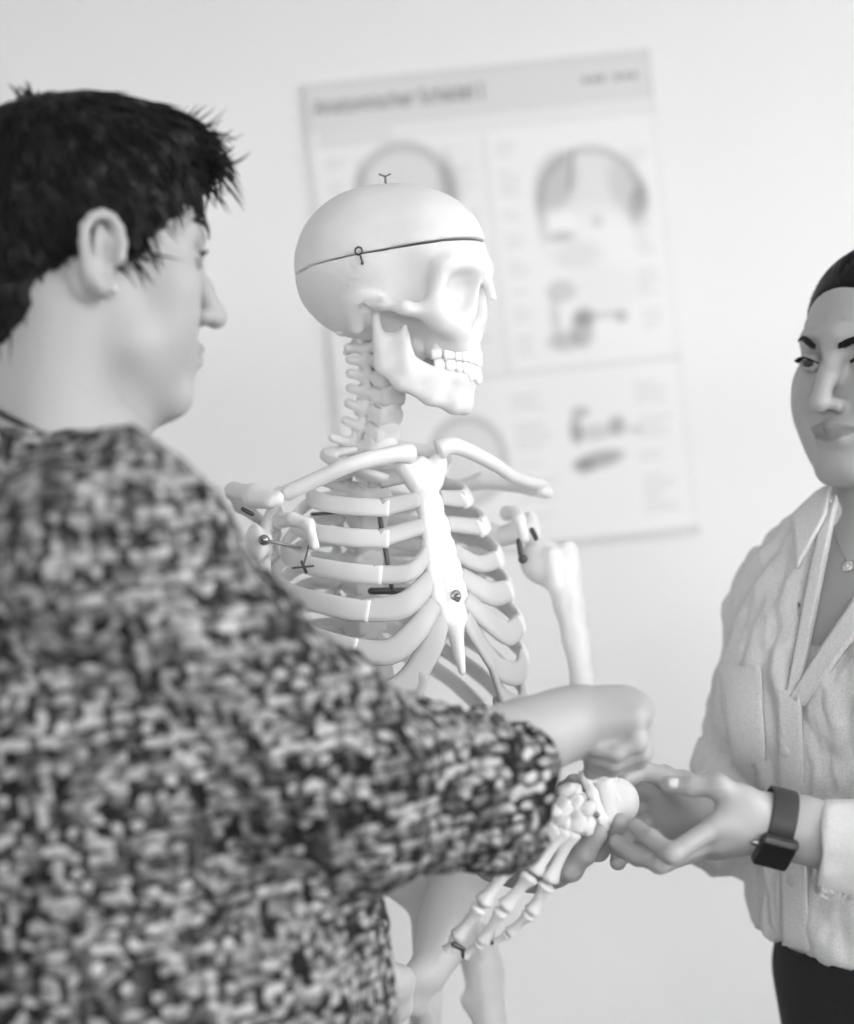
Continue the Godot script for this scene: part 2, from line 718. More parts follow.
# ---------------------------------------------------------------- chart on the wall
class Print:
	var im: Image
	var w: int
	var h: int
	func _init(w_: int, h_: int, g: float) -> void:
		w = w_
		h = h_
		im = Image.create(w, h, false, Image.FORMAT_RGB8)
		im.fill(Color(g, g, g))
	func uv(px: float, py: float) -> Vector2:   # where a point of the chart lies on the sheet
		var r := deg_to_rad(6.0)
		var dx := px - 303.0
		var dy := py - 85.0
		return Vector2((dx * cos(r) - dy * sin(r)) / 349.0 * w, (dy * cos(r) + dx * sin(r)) / 489.0 * h)
	func ink(q: Vector2i, amount: float) -> void:
		if q.x < 0 or q.y < 0 or q.x >= w or q.y >= h:
			return
		var g := im.get_pixelv(q).r * (1.0 - amount)
		im.set_pixelv(q, Color(g, g, g))
	func oval(px: float, py: float, rx: float, ry: float, amount: float, soft := 0.15, ring := 0.0, turn := 0.0, down := 9.0) -> void:
		var c := uv(px, py)
		var k := w / 349.0
		var m := int(maxf(rx, ry) * k * (1.0 + soft)) + 2
		for y in range(-m, m + 1):
			for x in range(-m, m + 1):
				var u := Vector2(x, y).rotated(-turn) / (Vector2(rx, ry) * k)
				var d := u.length()
				var a := smoothstep(1.0 + soft, 1.0 - soft, d)
				if ring > 0.0:
					a *= smoothstep(1.0 - ring - soft, 1.0 - ring + soft, d)
				a *= smoothstep(down + 0.3, down - 0.3, u.y)
				if a > 0.0:
					ink(Vector2i(int(c.x) + x, int(c.y) + y), amount * a)
	func block(u0: float, v0: float, u1: float, v1: float, amount: float) -> void:
		for y in range(int(v0 * h), int(v1 * h)):
			for x in range(int(u0 * w), int(u1 * w)):
				ink(Vector2i(x, y), amount)
	func line(a: Vector2, b: Vector2, r: float, amount: float) -> void:
		var p := uv(a.x, a.y)
		var q := uv(b.x, b.y)
		var n := int(p.distance_to(q) / maxf(r, 1.0)) + 1
		for k in n + 1:
			var c := p.lerp(q, float(k) / n)
			for y in range(int(-r), int(r) + 1):
				for x in range(int(-r), int(r) + 1):
					if x * x + y * y <= r * r:
						ink(Vector2i(int(c.x) + x, int(c.y) + y), amount)

func poster() -> void:
	var pr := Print.new(700, 980, 0.99)
	var rng := RandomNumberGenerator.new()
	rng.seed = 2
	pr.block(0.0, 0.0, 1.0, 0.012, 0.096)
	pr.block(0.0, 0.012, 1.0, 0.1, 0.072)
	pr.block(0.0, 0.1, 1.0, 0.135, 0.030)
	pr.block(0.03, 0.1, 0.24, 0.14, 0.030)
	for e in [0.0, 0.985]:
		pr.block(e, 0.0, e + 0.015, 1.0, 0.02)
	pr.block(0.0, 0.985, 1.0, 1.0, 0.096)
	pr.block(0.0, 0.63, 1.0, 0.642, 0.045)
	pr.block(0.49, 0.14, 0.51, 0.63, 0.036)
	pr.block(0.02, 0.145, 0.485, 0.625, 0.015)
	for q in [0.8, 0.825, 0.848, 0.89, 0.915, 0.94]:
		pr.block(q, 0.045, q + 0.018, 0.058, 0.3)
	# captions: short lines of small print
	for col in [[0.04, 0.12, 0.16, 0.6], [0.4, 0.47, 0.2, 0.6], [0.53, 0.6, 0.16, 0.6], [0.9, 0.97, 0.2, 0.6], [0.04, 0.16, 0.68, 0.95], [0.5, 0.62, 0.68, 0.95], [0.85, 0.96, 0.68, 0.95]]:
		var v: float = col[2]
		while v < col[3]:
			pr.block(col[0], v, lerpf(col[0], col[1], rng.randf_range(0.5, 1.0)), v + 0.005, 0.07)
			v += 0.012 if rng.randf() < 0.7 else 0.035
	# skull from the front
	pr.oval(405, 197, 51, 55, 0.060, 0.06)
	pr.oval(405, 197, 51, 55, 0.132, 0.1, 0.16)
	pr.oval(449, 190, 9, 32, 0.150, 0.6)
	pr.oval(363, 190, 6, 26, 0.084, 0.6)
	for x in [386, 424]:
		pr.oval(x, 226, 13, 11, 0.240, 0.2)
	pr.oval(405, 248, 7, 11, 0.240, 0.2)
	pr.oval(405, 285, 28, 22, 0.072, 0.2)
	# skull from the side, its plates tinted apart
	pr.oval(592, 205, 55, 58, 0.05, 0.1, 0.0, 0.0, 0.1)
	pr.oval(592, 205, 55, 58, 0.16, 0.08, 0.1, 0.0, 0.1)
	pr.oval(556, 182, 20, 30, 0.132, 0.3, 0.0, 0.35)
	pr.line(Vector2(574, 150), Vector2(570, 190), 2.0, 0.25)
	pr.oval(628, 190, 16, 30, 0.084, 0.5, 0.0, -0.3)
	pr.oval(639, 203, 9, 20, 0.150, 0.4, 0.0, 0.25)
	pr.oval(560, 222, 16, 17, -0.036, 0.3)
	pr.oval(543, 222, 5, 22, 0.096, 0.6)
	pr.oval(562, 237, 13, 5, 0.180, 0.5)
	pr.oval(598, 222, 6, 6, 0.084, 0.5)
	pr.oval(578, 256, 24, 14, 0.048, 0.4)
	# jaw and neck below it
	pr.oval(562, 292, 14, 11, 0.120, 0.4)
	pr.oval(585, 318, 10, 9, 0.240, 0.5)
	pr.oval(583, 332, 11, 16, 0.180, 0.4)
	pr.oval(566, 342, 16, 9, 0.168, 0.5)
	pr.oval(622, 317, 6, 6, 0.180, 0.6)
	pr.oval(603, 316, 18, 3, 0.120, 0.6)
	pr.oval(556, 318, 5, 22, 0.096, 0.6)
	pr.oval(610, 290, 40, 22, 0.018, 0.4)
	# lower row: a skull from below and an ear bone
	pr.oval(468, 462, 40, 45, 0.060, 0.08)
	pr.oval(468, 462, 40, 45, 0.150, 0.12, 0.14)
	pr.oval(581, 414, 9, 6, 0.180, 0.4)
	pr.oval(577, 432, 6, 13, 0.240, 0.4)
	pr.oval(595, 434, 20, 8, 0.108, 0.4)
	pr.oval(618, 427, 8, 9, 0.240, 0.5)
	pr.oval(636, 431, 8, 3, 0.120, 0.6)
	pr.oval(600, 461, 24, 8, 0.252, 0.35, 0.0, -0.12)
	pr.oval(585, 468, 10, 7, 0.180, 0.4)
	var c := P(303, 85, 2.874)
	var o := c + Vector3(0.25, -0.35, 0)
	var t := thing("anatomy_poster", "printed anatomy chart with skull drawings hanging on the white wall", "poster", Transform3D(Basis(), o))
	part("sheet", Soup.new().box(o + Vector3(0, 0, -0.0015), Vector3(0.25, 0.35, 0.0015)), M.paper, t)
	var q := QuadMesh.new()
	q.size = Vector2(0.5, 0.7)
	var m := paint(0.93, 0.55)
	m.albedo_texture = ImageTexture.create_from_image(pr.im)
	part("print", q, m, t, "", Transform3D(Basis(), o + Vector3(0, 0, 0.0004)))
	for row in [["Anatomischer Schädel I", 0.012, 0.026, 0.245, 0.024]]:
		var tm := TextMesh.new()
		var font := SystemFont.new()
		font.font_names = PackedStringArray(["Droid Sans"])
		tm.font = font
		tm.font_size = 32
		tm.text = row[0]
		tm.depth = 0.02
		tm.pixel_size = 0.01
		tm.horizontal_alignment = HORIZONTAL_ALIGNMENT_LEFT
		tm.vertical_alignment = VERTICAL_ALIGNMENT_TOP
		var k: float = row[3] / tm.get_aabb().size.x
		part("lettering", tm, paint(0.08, 0.6), t, "", Transform3D(Basis().scaled(Vector3(k, k * 1.25, k * 0.5)), o + Vector3(-0.25 + row[1], 0.35 - row[2] + 0.008, 0.0006)))
# ---------------------------------------------------------------- skeleton
var sk_root: Node3D
var sk := Transform3D()      # the skeleton's own axes: x to its left, y up, z forward, from its first chest vertebra
func S(x: float, y: float, z: float) -> Vector3:
	return sk * Vector3(x, y, z)

func long_bone(a: Vector3, b: Vector3, r: float, sides := 10) -> Soup:
	var ps := []
	var rs := []
	for q in [[0.0, 0.55], [0.015, 1.05], [0.06, 1.4], [0.13, 1.3], [0.26, 0.95], [0.5, 0.82], [0.74, 0.92], [0.86, 1.22], [0.94, 1.35], [0.985, 1.0], [1.0, 0.5]]:
		ps.append(a.lerp(b, q[0]))
		rs.append(r * q[1])
	return Soup.new().tube(ps, rs, sides, false)

func vertebra(k: float, spine: float, side: float) -> Soup:
	var f := Field.new(Vector3(-0.06, -0.04, -0.075), Vector3(0.06, 0.03, 0.03), 0.0018)
	f.box(Vector3(0, 0, 0), Vector3(0.0155, 0.0085, 0.0125) * k, 0.005)
	f.cap(Vector3(0, 0.0055, 0) * k, Vector3(0, 0.0075, 0) * k, 0.0135 * k, 0.0145 * k, 0.002)
	for s: float in [-1.0, 1.0]:
		f.cap(Vector3(s * 0.011, 0.002, -0.008) * k, Vector3(s * 0.014, 0.002, -0.022) * k, 0.0045, 0.0045, 0.004)
		f.cap(Vector3(s * 0.014, 0.0, -0.022) * k, Vector3(0, -0.004, -0.033) * k, 0.0042, 0.0042, 0.004)
		f.cap(Vector3(s * 0.014, 0, -0.02) * k, Vector3(s * side, 0.004, -0.03 * k), 0.0045, 0.0048, 0.004)
		f.cap(Vector3(s * 0.014, -0.0095, -0.022) * k, Vector3(s * 0.014, 0.0095, -0.02) * k, 0.0045, 0.0045, 0.004)
	f.cap(Vector3(0, -0.004, -0.033) * k, Vector3(0, -0.004 - spine * 0.55, -0.033 * k - spine), 0.0042, 0.0045, 0.004)
	return Soup.new().field(f)

func skeleton() -> void:
	var top := P(380, 452, 1.93)
	sk = Transform3D(Basis(Vector3.UP, deg_to_rad(36)), top)
	sk_root = thing("skeleton_model", "white plastic teaching skeleton standing between the two people", "skeleton", Transform3D(sk.basis, Vector3(top.x, 0, top.z)))
	skull()
	spine_and_ribs()
	shoulders()
	held_arm()
	pelvis_and_legs()

func skull() -> void:
	var place := Transform3D(Basis(Vector3.UP, deg_to_rad(72)), P(391, 310, 1.9))
	var f := Field.new(Vector3(-0.09, -0.075, -0.105), Vector3(0.09, 0.128, 0.118), 0.0022)
	f.ell(Vector3(0, 0.044, 0.0055), Vector3(0.068, 0.073, 0.0905))
	f.ell(Vector3(0, 0.048, -0.018), Vector3(0.0735, 0.067, 0.068), 0.012)
	f.ell(Vector3(0, 0.05, 0.038), Vector3(0.06, 0.053, 0.057), 0.008)
	f.ell(Vector3(0, 0.002, -0.005), Vector3(0.05, 0.018, 0.055), 0.02)
	f.ell(Vector3(0, 0.024, -0.045), Vector3(0.05, 0.026, 0.038), 0.015)
	for s: float in [-1.0, 1.0]:
		f.ell(Vector3(s * 0.082, 0.004, 0.048), Vector3(0.028, 0.036, 0.024), 0.02, true)       # temple hollow
		f.ell(Vector3(s * 0.055, -0.03, 0.025), Vector3(0.035, 0.022, 0.03), 0.01, true)
	f.ell(Vector3(0, -0.008, 0.052), Vector3(0.036, 0.032, 0.032), 0.012)
	f.ell(Vector3(0, -0.03, 0.057), Vector3(0.0275, 0.025, 0.026), 0.008)
	f.ell(Vector3(0, -0.045, 0.057), Vector3(0.027, 0.012, 0.026), 0.006)
	f.ell(Vector3(0, -0.035, 0.022), Vector3(0.016, 0.018, 0.01), 0.006)
	for s: float in [-1.0, 1.0]:
		f.cap(Vector3(s * 0.012, 0.028, 0.0925), Vector3(s * 0.044, 0.03, 0.077), 0.0085, 0.0075, 0.014)
		f.cap(Vector3(s * 0.049, 0.026, 0.07), Vector3(s * 0.0545, -0.006, 0.06), 0.0072, 0.0085, 0.01)
		f.ell(Vector3(s * 0.05, -0.016, 0.062), Vector3(0.013, 0.014, 0.014), 0.012)
		f.cap(Vector3(s * 0.042, -0.024, 0.065), Vector3(s * 0.025, -0.028, 0.068), 0.011, 0.013, 0.012)
		f.cap(Vector3(s * 0.014, 0.022, 0.09), Vector3(s * 0.018, -0.016, 0.08), 0.0075, 0.0085, 0.008)
		f.chain([Vector3(s * 0.054, -0.014, 0.056), Vector3(s * 0.067, -0.007, 0.036), Vector3(s * 0.069, -0.001, 0.016), Vector3(s * 0.062, 0.004, -0.004)], [0.0078, 0.0055, 0.005, 0.0075], 0.008)
		f.cap(Vector3(s * 0.053, 0.006, -0.014), Vector3(s * 0.049, -0.016, -0.019), 0.013, 0.0075, 0.01)
		f.ell(Vector3(s * 0.032, 0.006, 0.084), Vector3(0.0168, 0.0155, 0.023), 0.009, true, Basis(Vector3.UP, s * 0.3))
		f.ell(Vector3(s * 0.065, -0.002, -0.004), Vector3(0.006, 0.0045, 0.0045), 0.003, true)
	f.cap(Vector3(0, 0.022, 0.0955), Vector3(0, -0.002, 0.1), 0.0058, 0.0046, 0.006)
	f.ell(Vector3(0, -0.018, 0.09), Vector3(0.0112, 0.0165, 0.018), 0.003, true)
	f.cap(Vector3(0, -0.036, 0.082), Vector3(0, -0.032, 0.0855), 0.004, 0.002, 0.004)
	f.cap(Vector3(0, 0.0, 0.075), Vector3(0, -0.03, 0.076), 0.0022, 0.0022, 0.002)
	f.ell(Vector3(0, 0.057, -0.004), Vector3(0.059, 0.05, 0.08), 0.0, true)                    # hollow braincase
	# the sawn skullcap, resting a little open at the front
	var n := Vector3(0, 1, -0.053).normalized()
	var q := Vector3(0, 0.0468, 0)
	var low := f.copy()
	low.plane(q, n)
	var high := f
	high.plane(q, -n)
	var sb := part("skull", Soup.new().field(low), M.bone, sk_root, "skull base and face with open eye sockets", place)
	var hinge := place * Transform3D(Basis(), Vector3(0, 0.042, -0.085)) * Transform3D(Basis(Vector3.RIGHT, -0.0145), Vector3.ZERO) * Transform3D(Basis(), -Vector3(0, 0.042, -0.085))
	var cap := part("skullcap", Soup.new().field(high), M.bone, sk_root, "sawn skullcap lying on the skull", hinge)
	# pin and hook
	var s := Soup.new()
	s.tube([Vector3(0, 0.112, 0.008), Vector3(0, 0.1265, 0.008)], [0.0011, 0.0011], 6)
	s.tube([Vector3(-0.004, 0.1285, 0.004), Vector3(0, 0.1262, 0.008), Vector3(0.004, 0.1285, 0.012)], [0.0009, 0.0009, 0.0009], 6)
	part("hanging_pin", s, M.dark_steel, cap, "small metal pin on top of the skull", place)
	s = Soup.new()
	var ring := []
	for k in 9:
		ring.append(Vector3(-0.0755, 0.0495 + 0.0036 * sin(TAU * k / 8.0), 0.0 + 0.0036 * cos(TAU * k / 8.0)))
	s.tube(ring, [0.001, 0.001, 0.001, 0.001, 0.001, 0.001, 0.001, 0.001, 0.001], 6, false)
	s.tube([Vector3(-0.0745, 0.0445, 0.001), Vector3(-0.0745, 0.04, 0.002), Vector3(-0.0745, 0.038, 0.002)], [0.001, 0.001, 0.0016], 6)
	part("latch_hook", s, M.dark_steel, sb, "small metal hook closing the skullcap", place)
	# jaw
	f = Field.new(Vector3(-0.068, -0.115, -0.035), Vector3(0.068, 0.012, 0.09), 0.0024)
	for s_: float in [-1.0, 1.0]:
		var x: float = s_
		var lower := [Vector3(0, -0.0965, 0.0585), Vector3(x * 0.013, -0.097, 0.056), Vector3(x * 0.03, -0.0885, 0.039), Vector3(x * 0.045, -0.073, 0.017), Vector3(x * 0.05, -0.056, 0.0025)]
		var midway := [Vector3(0, -0.087, 0.063), Vector3(x * 0.0135, -0.086, 0.059), Vector3(x * 0.027, -0.078, 0.044), Vector3(x * 0.041, -0.067, 0.026), Vector3(x * 0.0485, -0.05, 0.012)]
		var upper := [Vector3(0, -0.0755, 0.07), Vector3(x * 0.0135, -0.0745, 0.065), Vector3(x * 0.0245, -0.069, 0.048), Vector3(x * 0.034, -0.0625, 0.034), Vector3(x * 0.0455, -0.05, 0.027)]
		f.chain(lower, [0.0075, 0.0075, 0.0065, 0.006, 0.0055], 0.008)
		f.chain(midway, [0.0065, 0.0065, 0.006, 0.0055, 0.0055], 0.01)
		f.chain(upper, [0.0055, 0.0055, 0.0055, 0.0055, 0.005], 0.01)
		f.cap(Vector3(x * 0.05, -0.055, 0.002), Vector3(x * 0.052, -0.006, 0.002), 0.0052, 0.0045, 0.006)
		f.cap(Vector3(x * 0.0465, -0.05, 0.026), Vector3(x * 0.0485, -0.0225, 0.0275), 0.005, 0.0032, 0.006)
		for step in 4:
			var u := step / 3.0
			f.cap(Vector3(x * 0.0495, lerpf(-0.056, -0.03, u), 0.004), Vector3(x * 0.0475, lerpf(-0.058, -0.032, u), 0.024), 0.0048, 0.0048, 0.008)
		f.cap(Vector3(x * 0.0475, -0.001, 0.001), Vector3(x * 0.0565, -0.001, 0.003), 0.0048, 0.0048, 0.004)
		f.cap(Vector3(x * 0.007, -0.0985, 0.061), Vector3(x * 0.015, -0.0985, 0.058), 0.006, 0.005, 0.008)
	var jaw := part("lower_jaw", Soup.new().field(f), M.bone, sk_root, "lower jaw with its teeth", place)
	# teeth: six shapes of crown shared by both rows
	var crowns := []
	for w in [[0.0043, 0.0068, 0.0028], [0.0035, 0.0062, 0.0028], [0.004, 0.0072, 0.0034], [0.0036, 0.0054, 0.0042], [0.0052, 0.005, 0.0052]]:
		var t := Field.new(Vector3(-0.008, -0.01, -0.008), Vector3(0.008, 0.01, 0.008), 0.0009)
		t.box(Vector3.ZERO, Vector3(w[0], w[1], w[2]), 0.0022, 0.001)
		t.cap(Vector3(0, w[1] * 0.5, 0), Vector3(0, w[1] + 0.001, 0), w[0] * 0.75, w[0] * 0.7, 0.002)
		crowns.append([Soup.new().field(t).made(), w[0], w[1]])
	var kinds := [0, 1, 2, 3, 3, 4, 4]
	for row in 2:
		for sd: float in [-1.0, 1.0]:
			var run := 0.0
			for k in 7:
				var c: Array = crowns[kinds[k]]
				run += c[1] * (1.0 if row == 0 else 0.95)
				var u := run / 0.062
				run += c[1] * (1.0 if row == 0 else 0.95) + 0.0001
				var ang := u * 1.5
				var rx := 0.026 if row == 0 else 0.025
				var zz := 0.0815 - 0.042 * pow(u, 1.75) if row == 0 else 0.079 - 0.041 * pow(u, 1.75)
				var xx: float = sd * rx * sin(minf(ang, 1.57)) * (1.0 - 0.12 * (1.0 - u))
				var line := -0.0645 + 0.0125 * u
				var at := Vector3(xx, line + (c[2] * 0.93 if row == 0 else -c[2] * 0.93), zz)
				var turn: float = sd * lerpf(0.05, 1.45, pow(u, 0.8))
				var b := Basis(Vector3.UP, turn)
				if row == 1:
					b = b * Basis(Vector3.FORWARD, PI)
				part("tooth", c[0], M.tooth, sb if row == 0 else jaw, "", place * Transform3D(b, at))

func chest_z(y: float) -> float:
	return 0.064 + (-0.0095 - y) * 0.165

func spine_and_ribs() -> void:
	var neck := vertebra(0.92, 0.016, 0.026).made()
	var chest := vertebra(1.12, 0.026, 0.034).made()
	var loin := vertebra(1.5, 0.022, 0.044).made()
	var at := []
	for q in [[0.116, 0.028], [0.1, 0.031], [0.084, 0.031], [0.0675, 0.028], [0.051, 0.024], [0.0345, 0.017], [0.0175, 0.009], [0.0, 0.0], [-0.021, -0.011], [-0.042, -0.023], [-0.063, -0.034], [-0.084, -0.043], [-0.105, -0.05], [-0.126, -0.054], [-0.147, -0.056], [-0.168, -0.056], [-0.19, -0.055], [-0.214, -0.052], [-0.24, -0.05], [-0.272, -0.051], [-0.304, -0.057], [-0.336, -0.068], [-0.368, -0.084], [-0.398, -0.102]]:
		at.append(Vector3(0, q[0], q[1]))
	for k in at.size():
		var dir: Vector3 = (at[maxi(k - 1, 0)] - at[mini(k + 1, at.size() - 1)]).normalized()
		var side := Vector3.RIGHT
		var b := Basis(side, dir, side.cross(dir))
		if k == 0:
			b = Basis(Vector3.UP, deg_to_rad(24)) * b.scaled(Vector3(1.25, 0.8, 1.0))
		part("vertebra", neck if k < 7 else chest if k < 19 else loin, M.bone, sk_root, "", sk * Transform3D(b, at[k]))
		if k > 1:
			var rr := 0.0145 if k < 8 else 0.0165 if k < 19 else 0.022
			part("spinal_disc", Soup.new().ball(sk * at[k].lerp(at[k - 1], 0.5), Vector3(rr, rr * (0.3 if k < 19 else 0.4), rr * 0.85), sk.basis * b, 6, 14), M.disc, sk_root)
	# breastbone
	var f := Field.new(Vector3(-0.04, -0.225, 0.04), Vector3(0.04, 0.012, 0.13), 0.0022)
	f.cap(Vector3(-0.0195, -0.017, chest_z(-0.014)), Vector3(-0.0105, -0.036, chest_z(-0.035)), 0.0098, 0.0085, 0.01)
	f.cap(Vector3(0.0195, -0.017, chest_z(-0.014)), Vector3(0.0105, -0.036, chest_z(-0.035)), 0.0098, 0.0085, 0.01)
	f.cap(Vector3(0, -0.016, chest_z(-0.016)), Vector3(0, -0.048, chest_z(-0.048)), 0.007, 0.007, 0.008)
	for k in 6:
		var y := -0.052 - k * 0.0205
		var w: float = [0.0075, 0.0095, 0.0115, 0.0135, 0.014, 0.009][k]
		for s: float in [-1.0, 1.0]:
			f.cap(Vector3(s * w, y, chest_z(y)), Vector3(s * w * 1.04, y - 0.009, chest_z(y - 0.009)), 0.0068, 0.0068, 0.0045)
		f.cap(Vector3(0, y + 0.006, chest_z(y)), Vector3(0, y - 0.016, chest_z(y - 0.016)), 0.006, 0.006, 0.005)
	f.cap(Vector3(0, -0.17, chest_z(-0.17)), Vector3(0.0, -0.213, chest_z(-0.2)), 0.0085, 0.0035, 0.008)
	part("breastbone", Soup.new().field(f), M.bone, sk_root, "white breastbone with a screw head", sk)
	var bs := Soup.new()
	var bq := Vector3(0.0035, -0.143, chest_z(-0.143) + 0.007)
	bs.ball(bq, Vector3(0.0062, 0.0062, 0.0022))
	bs.ball(bq + Vector3(0, 0, 0.002), Vector3(0.0035, 0.0035, 0.0035))
	part("screw", bs, M.steel, sk_root, "steel screw in the breastbone", sk)
	# twelve pairs of ribs; the bony end J, then the gristle to the breastbone
	var a_ := [0.052, 0.082, 0.099, 0.109, 0.117, 0.122, 0.126, 0.127, 0.126, 0.121, 0.108, 0.08]
	var J := [Vector3(0.03, -0.03, 0.05), Vector3(0.042, -0.055, 0.066), Vector3(0.052, -0.0835, 0.075), Vector3(0.067, -0.1155, 0.079), Vector3(0.082, -0.147, 0.074), Vector3(0.097, -0.18, 0.068), Vector3(0.107, -0.213, 0.056), Vector3(0.114, -0.246, 0.04), Vector3(0.118, -0.276, 0.02), Vector3(0.119, -0.3, -0.005), Vector3(0.108, -0.305, -0.045), Vector3(0.078, -0.285, -0.085)]
	var mid := {
		5: [Vector3(0.07, -0.186, 0.08), Vector3(0.04, -0.168, 0.088)], 6: [Vector3(0.088, -0.225, 0.068), Vector3(0.055, -0.217, 0.08), Vector3(0.027, -0.185, 0.089)],
		4: [Vector3(0.05, -0.145, 0.084)], 3: [Vector3(0.04, -0.116, 0.084)], 7: [Vector3(0.092, -0.259, 0.062), Vector3(0.062, -0.246, 0.073)], 8: [Vector3(0.1, -0.292, 0.043), Vector3(0.075, -0.281, 0.058)], 9: [Vector3(0.105, -0.32, 0.018), Vector3(0.086, -0.312, 0.045)]}
	var ends := [Vector3(0.018, -0.026, 0.075), Vector3(0.012, -0.05, 0.0765), Vector3(0.013, -0.075, 0.079), Vector3(0.014, -0.1, 0.082), Vector3(0.016, -0.124, 0.0846), Vector3(0.017, -0.146, 0.087), Vector3(0.014, -0.16, 0.0886), Vector3(0.04, -0.208, 0.087), Vector3(0.05, -0.249, 0.077), Vector3(0.063, -0.283, 0.06)]
	var prof := rounded(2.6, 12)
	for k in 12:
		var vz: Vector3 = at[7 + k]
		for s: float in [-1.0, 1.0]:
			var m := Vector3(s, 1, 1)
			var j: Vector3 = J[k]
			var a: float = a_[k]
			var back := vz.z - 0.035 - 0.018 * minf(k, 6) / 6.0
			var path := [Vector3(0.016, vz.y + 0.004, vz.z - 0.014), Vector3(0.04, vz.y + 0.002, back), Vector3(a * 0.82, lerpf(vz.y, j.y, 0.3), lerpf(back, j.z, 0.2)), Vector3(a, lerpf(vz.y, j.y, 0.62), lerpf(back, j.z, 0.52)), Vector3(lerpf(a, j.x, 0.42), lerpf(vz.y, j.y, 0.87), lerpf(back, j.z, 0.83)), j]
			if k == 0:
				path = [Vector3(0.016, 0.004, -0.014), Vector3(0.04, 0.004, -0.022), Vector3(0.058, -0.004, 0.0), Vector3(0.052, -0.016, 0.032), j]
			elif k > 9:
				path = [Vector3(0.016, vz.y, vz.z - 0.014), Vector3(0.045, vz.y - 0.006, back), Vector3(a * 0.85, lerpf(vz.y, j.y, 0.6), lerpf(back, j.z, 0.45)), j]
			var path_end: Vector3 = path[-2]
			for q in path.size():
				path[q] = S(path[q].x * s, path[q].y, path[q].z)
			var ps := spline(path, 6)
			var sc := []
			var ups := []
			for q in ps.size():
				var u := float(q) / (ps.size() - 1)
				var h := lerpf(0.0065, 0.0092 if k < 4 else 0.0102, smoothstep(0.1, 0.9, u)) * (0.85 if k > 9 else 1.0)
				var th := 0.0038
				if k == 0:
					h = 0.0045
					th = 0.0088
				sc.append(Vector2(th, h) * (0.55 if q == 0 or (q == ps.size() - 1 and k > 9) else 1.0))
				# a rib's flat side faces outward; its upper edge leans in towards the neck
				var out: Vector3 = (sk.affine_inverse() * ps[q]) - Vector3(0, 0, 0.0)
				var rad := (sk.basis * Vector3(out.x, 0, out.z)).normalized()
				ups.append((Vector3.UP - rad * lerpf(0.15, 0.55, clampf(1.0 - k / 5.0, 0.0, 1.0))).normalized())
			part("rib", Soup.new().sweep(ps, prof, sc, ups), M.bone, sk_root)
			if k < 10:
				var g := [J[k]]
				g.append_array(mid.get(k, []))
				g.append(ends[k] if k > 6 else Vector3(ends[k].x, ends[k].y, chest_z(ends[k].y) + 0.001))
				g[0] = j.lerp(path_end, 0.22)
				for q in g.size():
					g[q] = S(g[q].x * s, g[q].y, g[q].z)
				ps = spline(g, 6)
				sc = []
				ups = []
				for q in ps.size():
					var u := float(q) / (ps.size() - 1)
					sc.append(Vector2(0.0038, lerpf(0.0092, 0.0075, u) + (0.0028 * sin(u * PI) + 0.001 if k > 3 else 0.0)))
					var loc: Vector3 = sk.affine_inverse() * ps[q]
					ups.append((Vector3.UP - (sk.basis * Vector3(loc.x, 0, loc.z)).normalized() * 0.15).normalized())
				part("costal_cartilage", Soup.new().sweep(ps, prof, sc, ups), M.cartilage, sk_root)
	# steel rods inside the chest
	var r := Soup.new()
	r.tube([P(312, 514, 1.95), P(376, 510, 1.93)], [0.0016, 0.0016], 8)
	r.tube([P(379, 512, 1.93), P(392, 590, 1.93)], [0.0024, 0.0024], 8)
	r.tube([P(371, 591, 1.92), P(424, 591, 1.95)], [0.0034, 0.0034], 8)
	part("steel_rod", r, M.dark_steel, sk_root, "thin dark rods inside the rib cage")

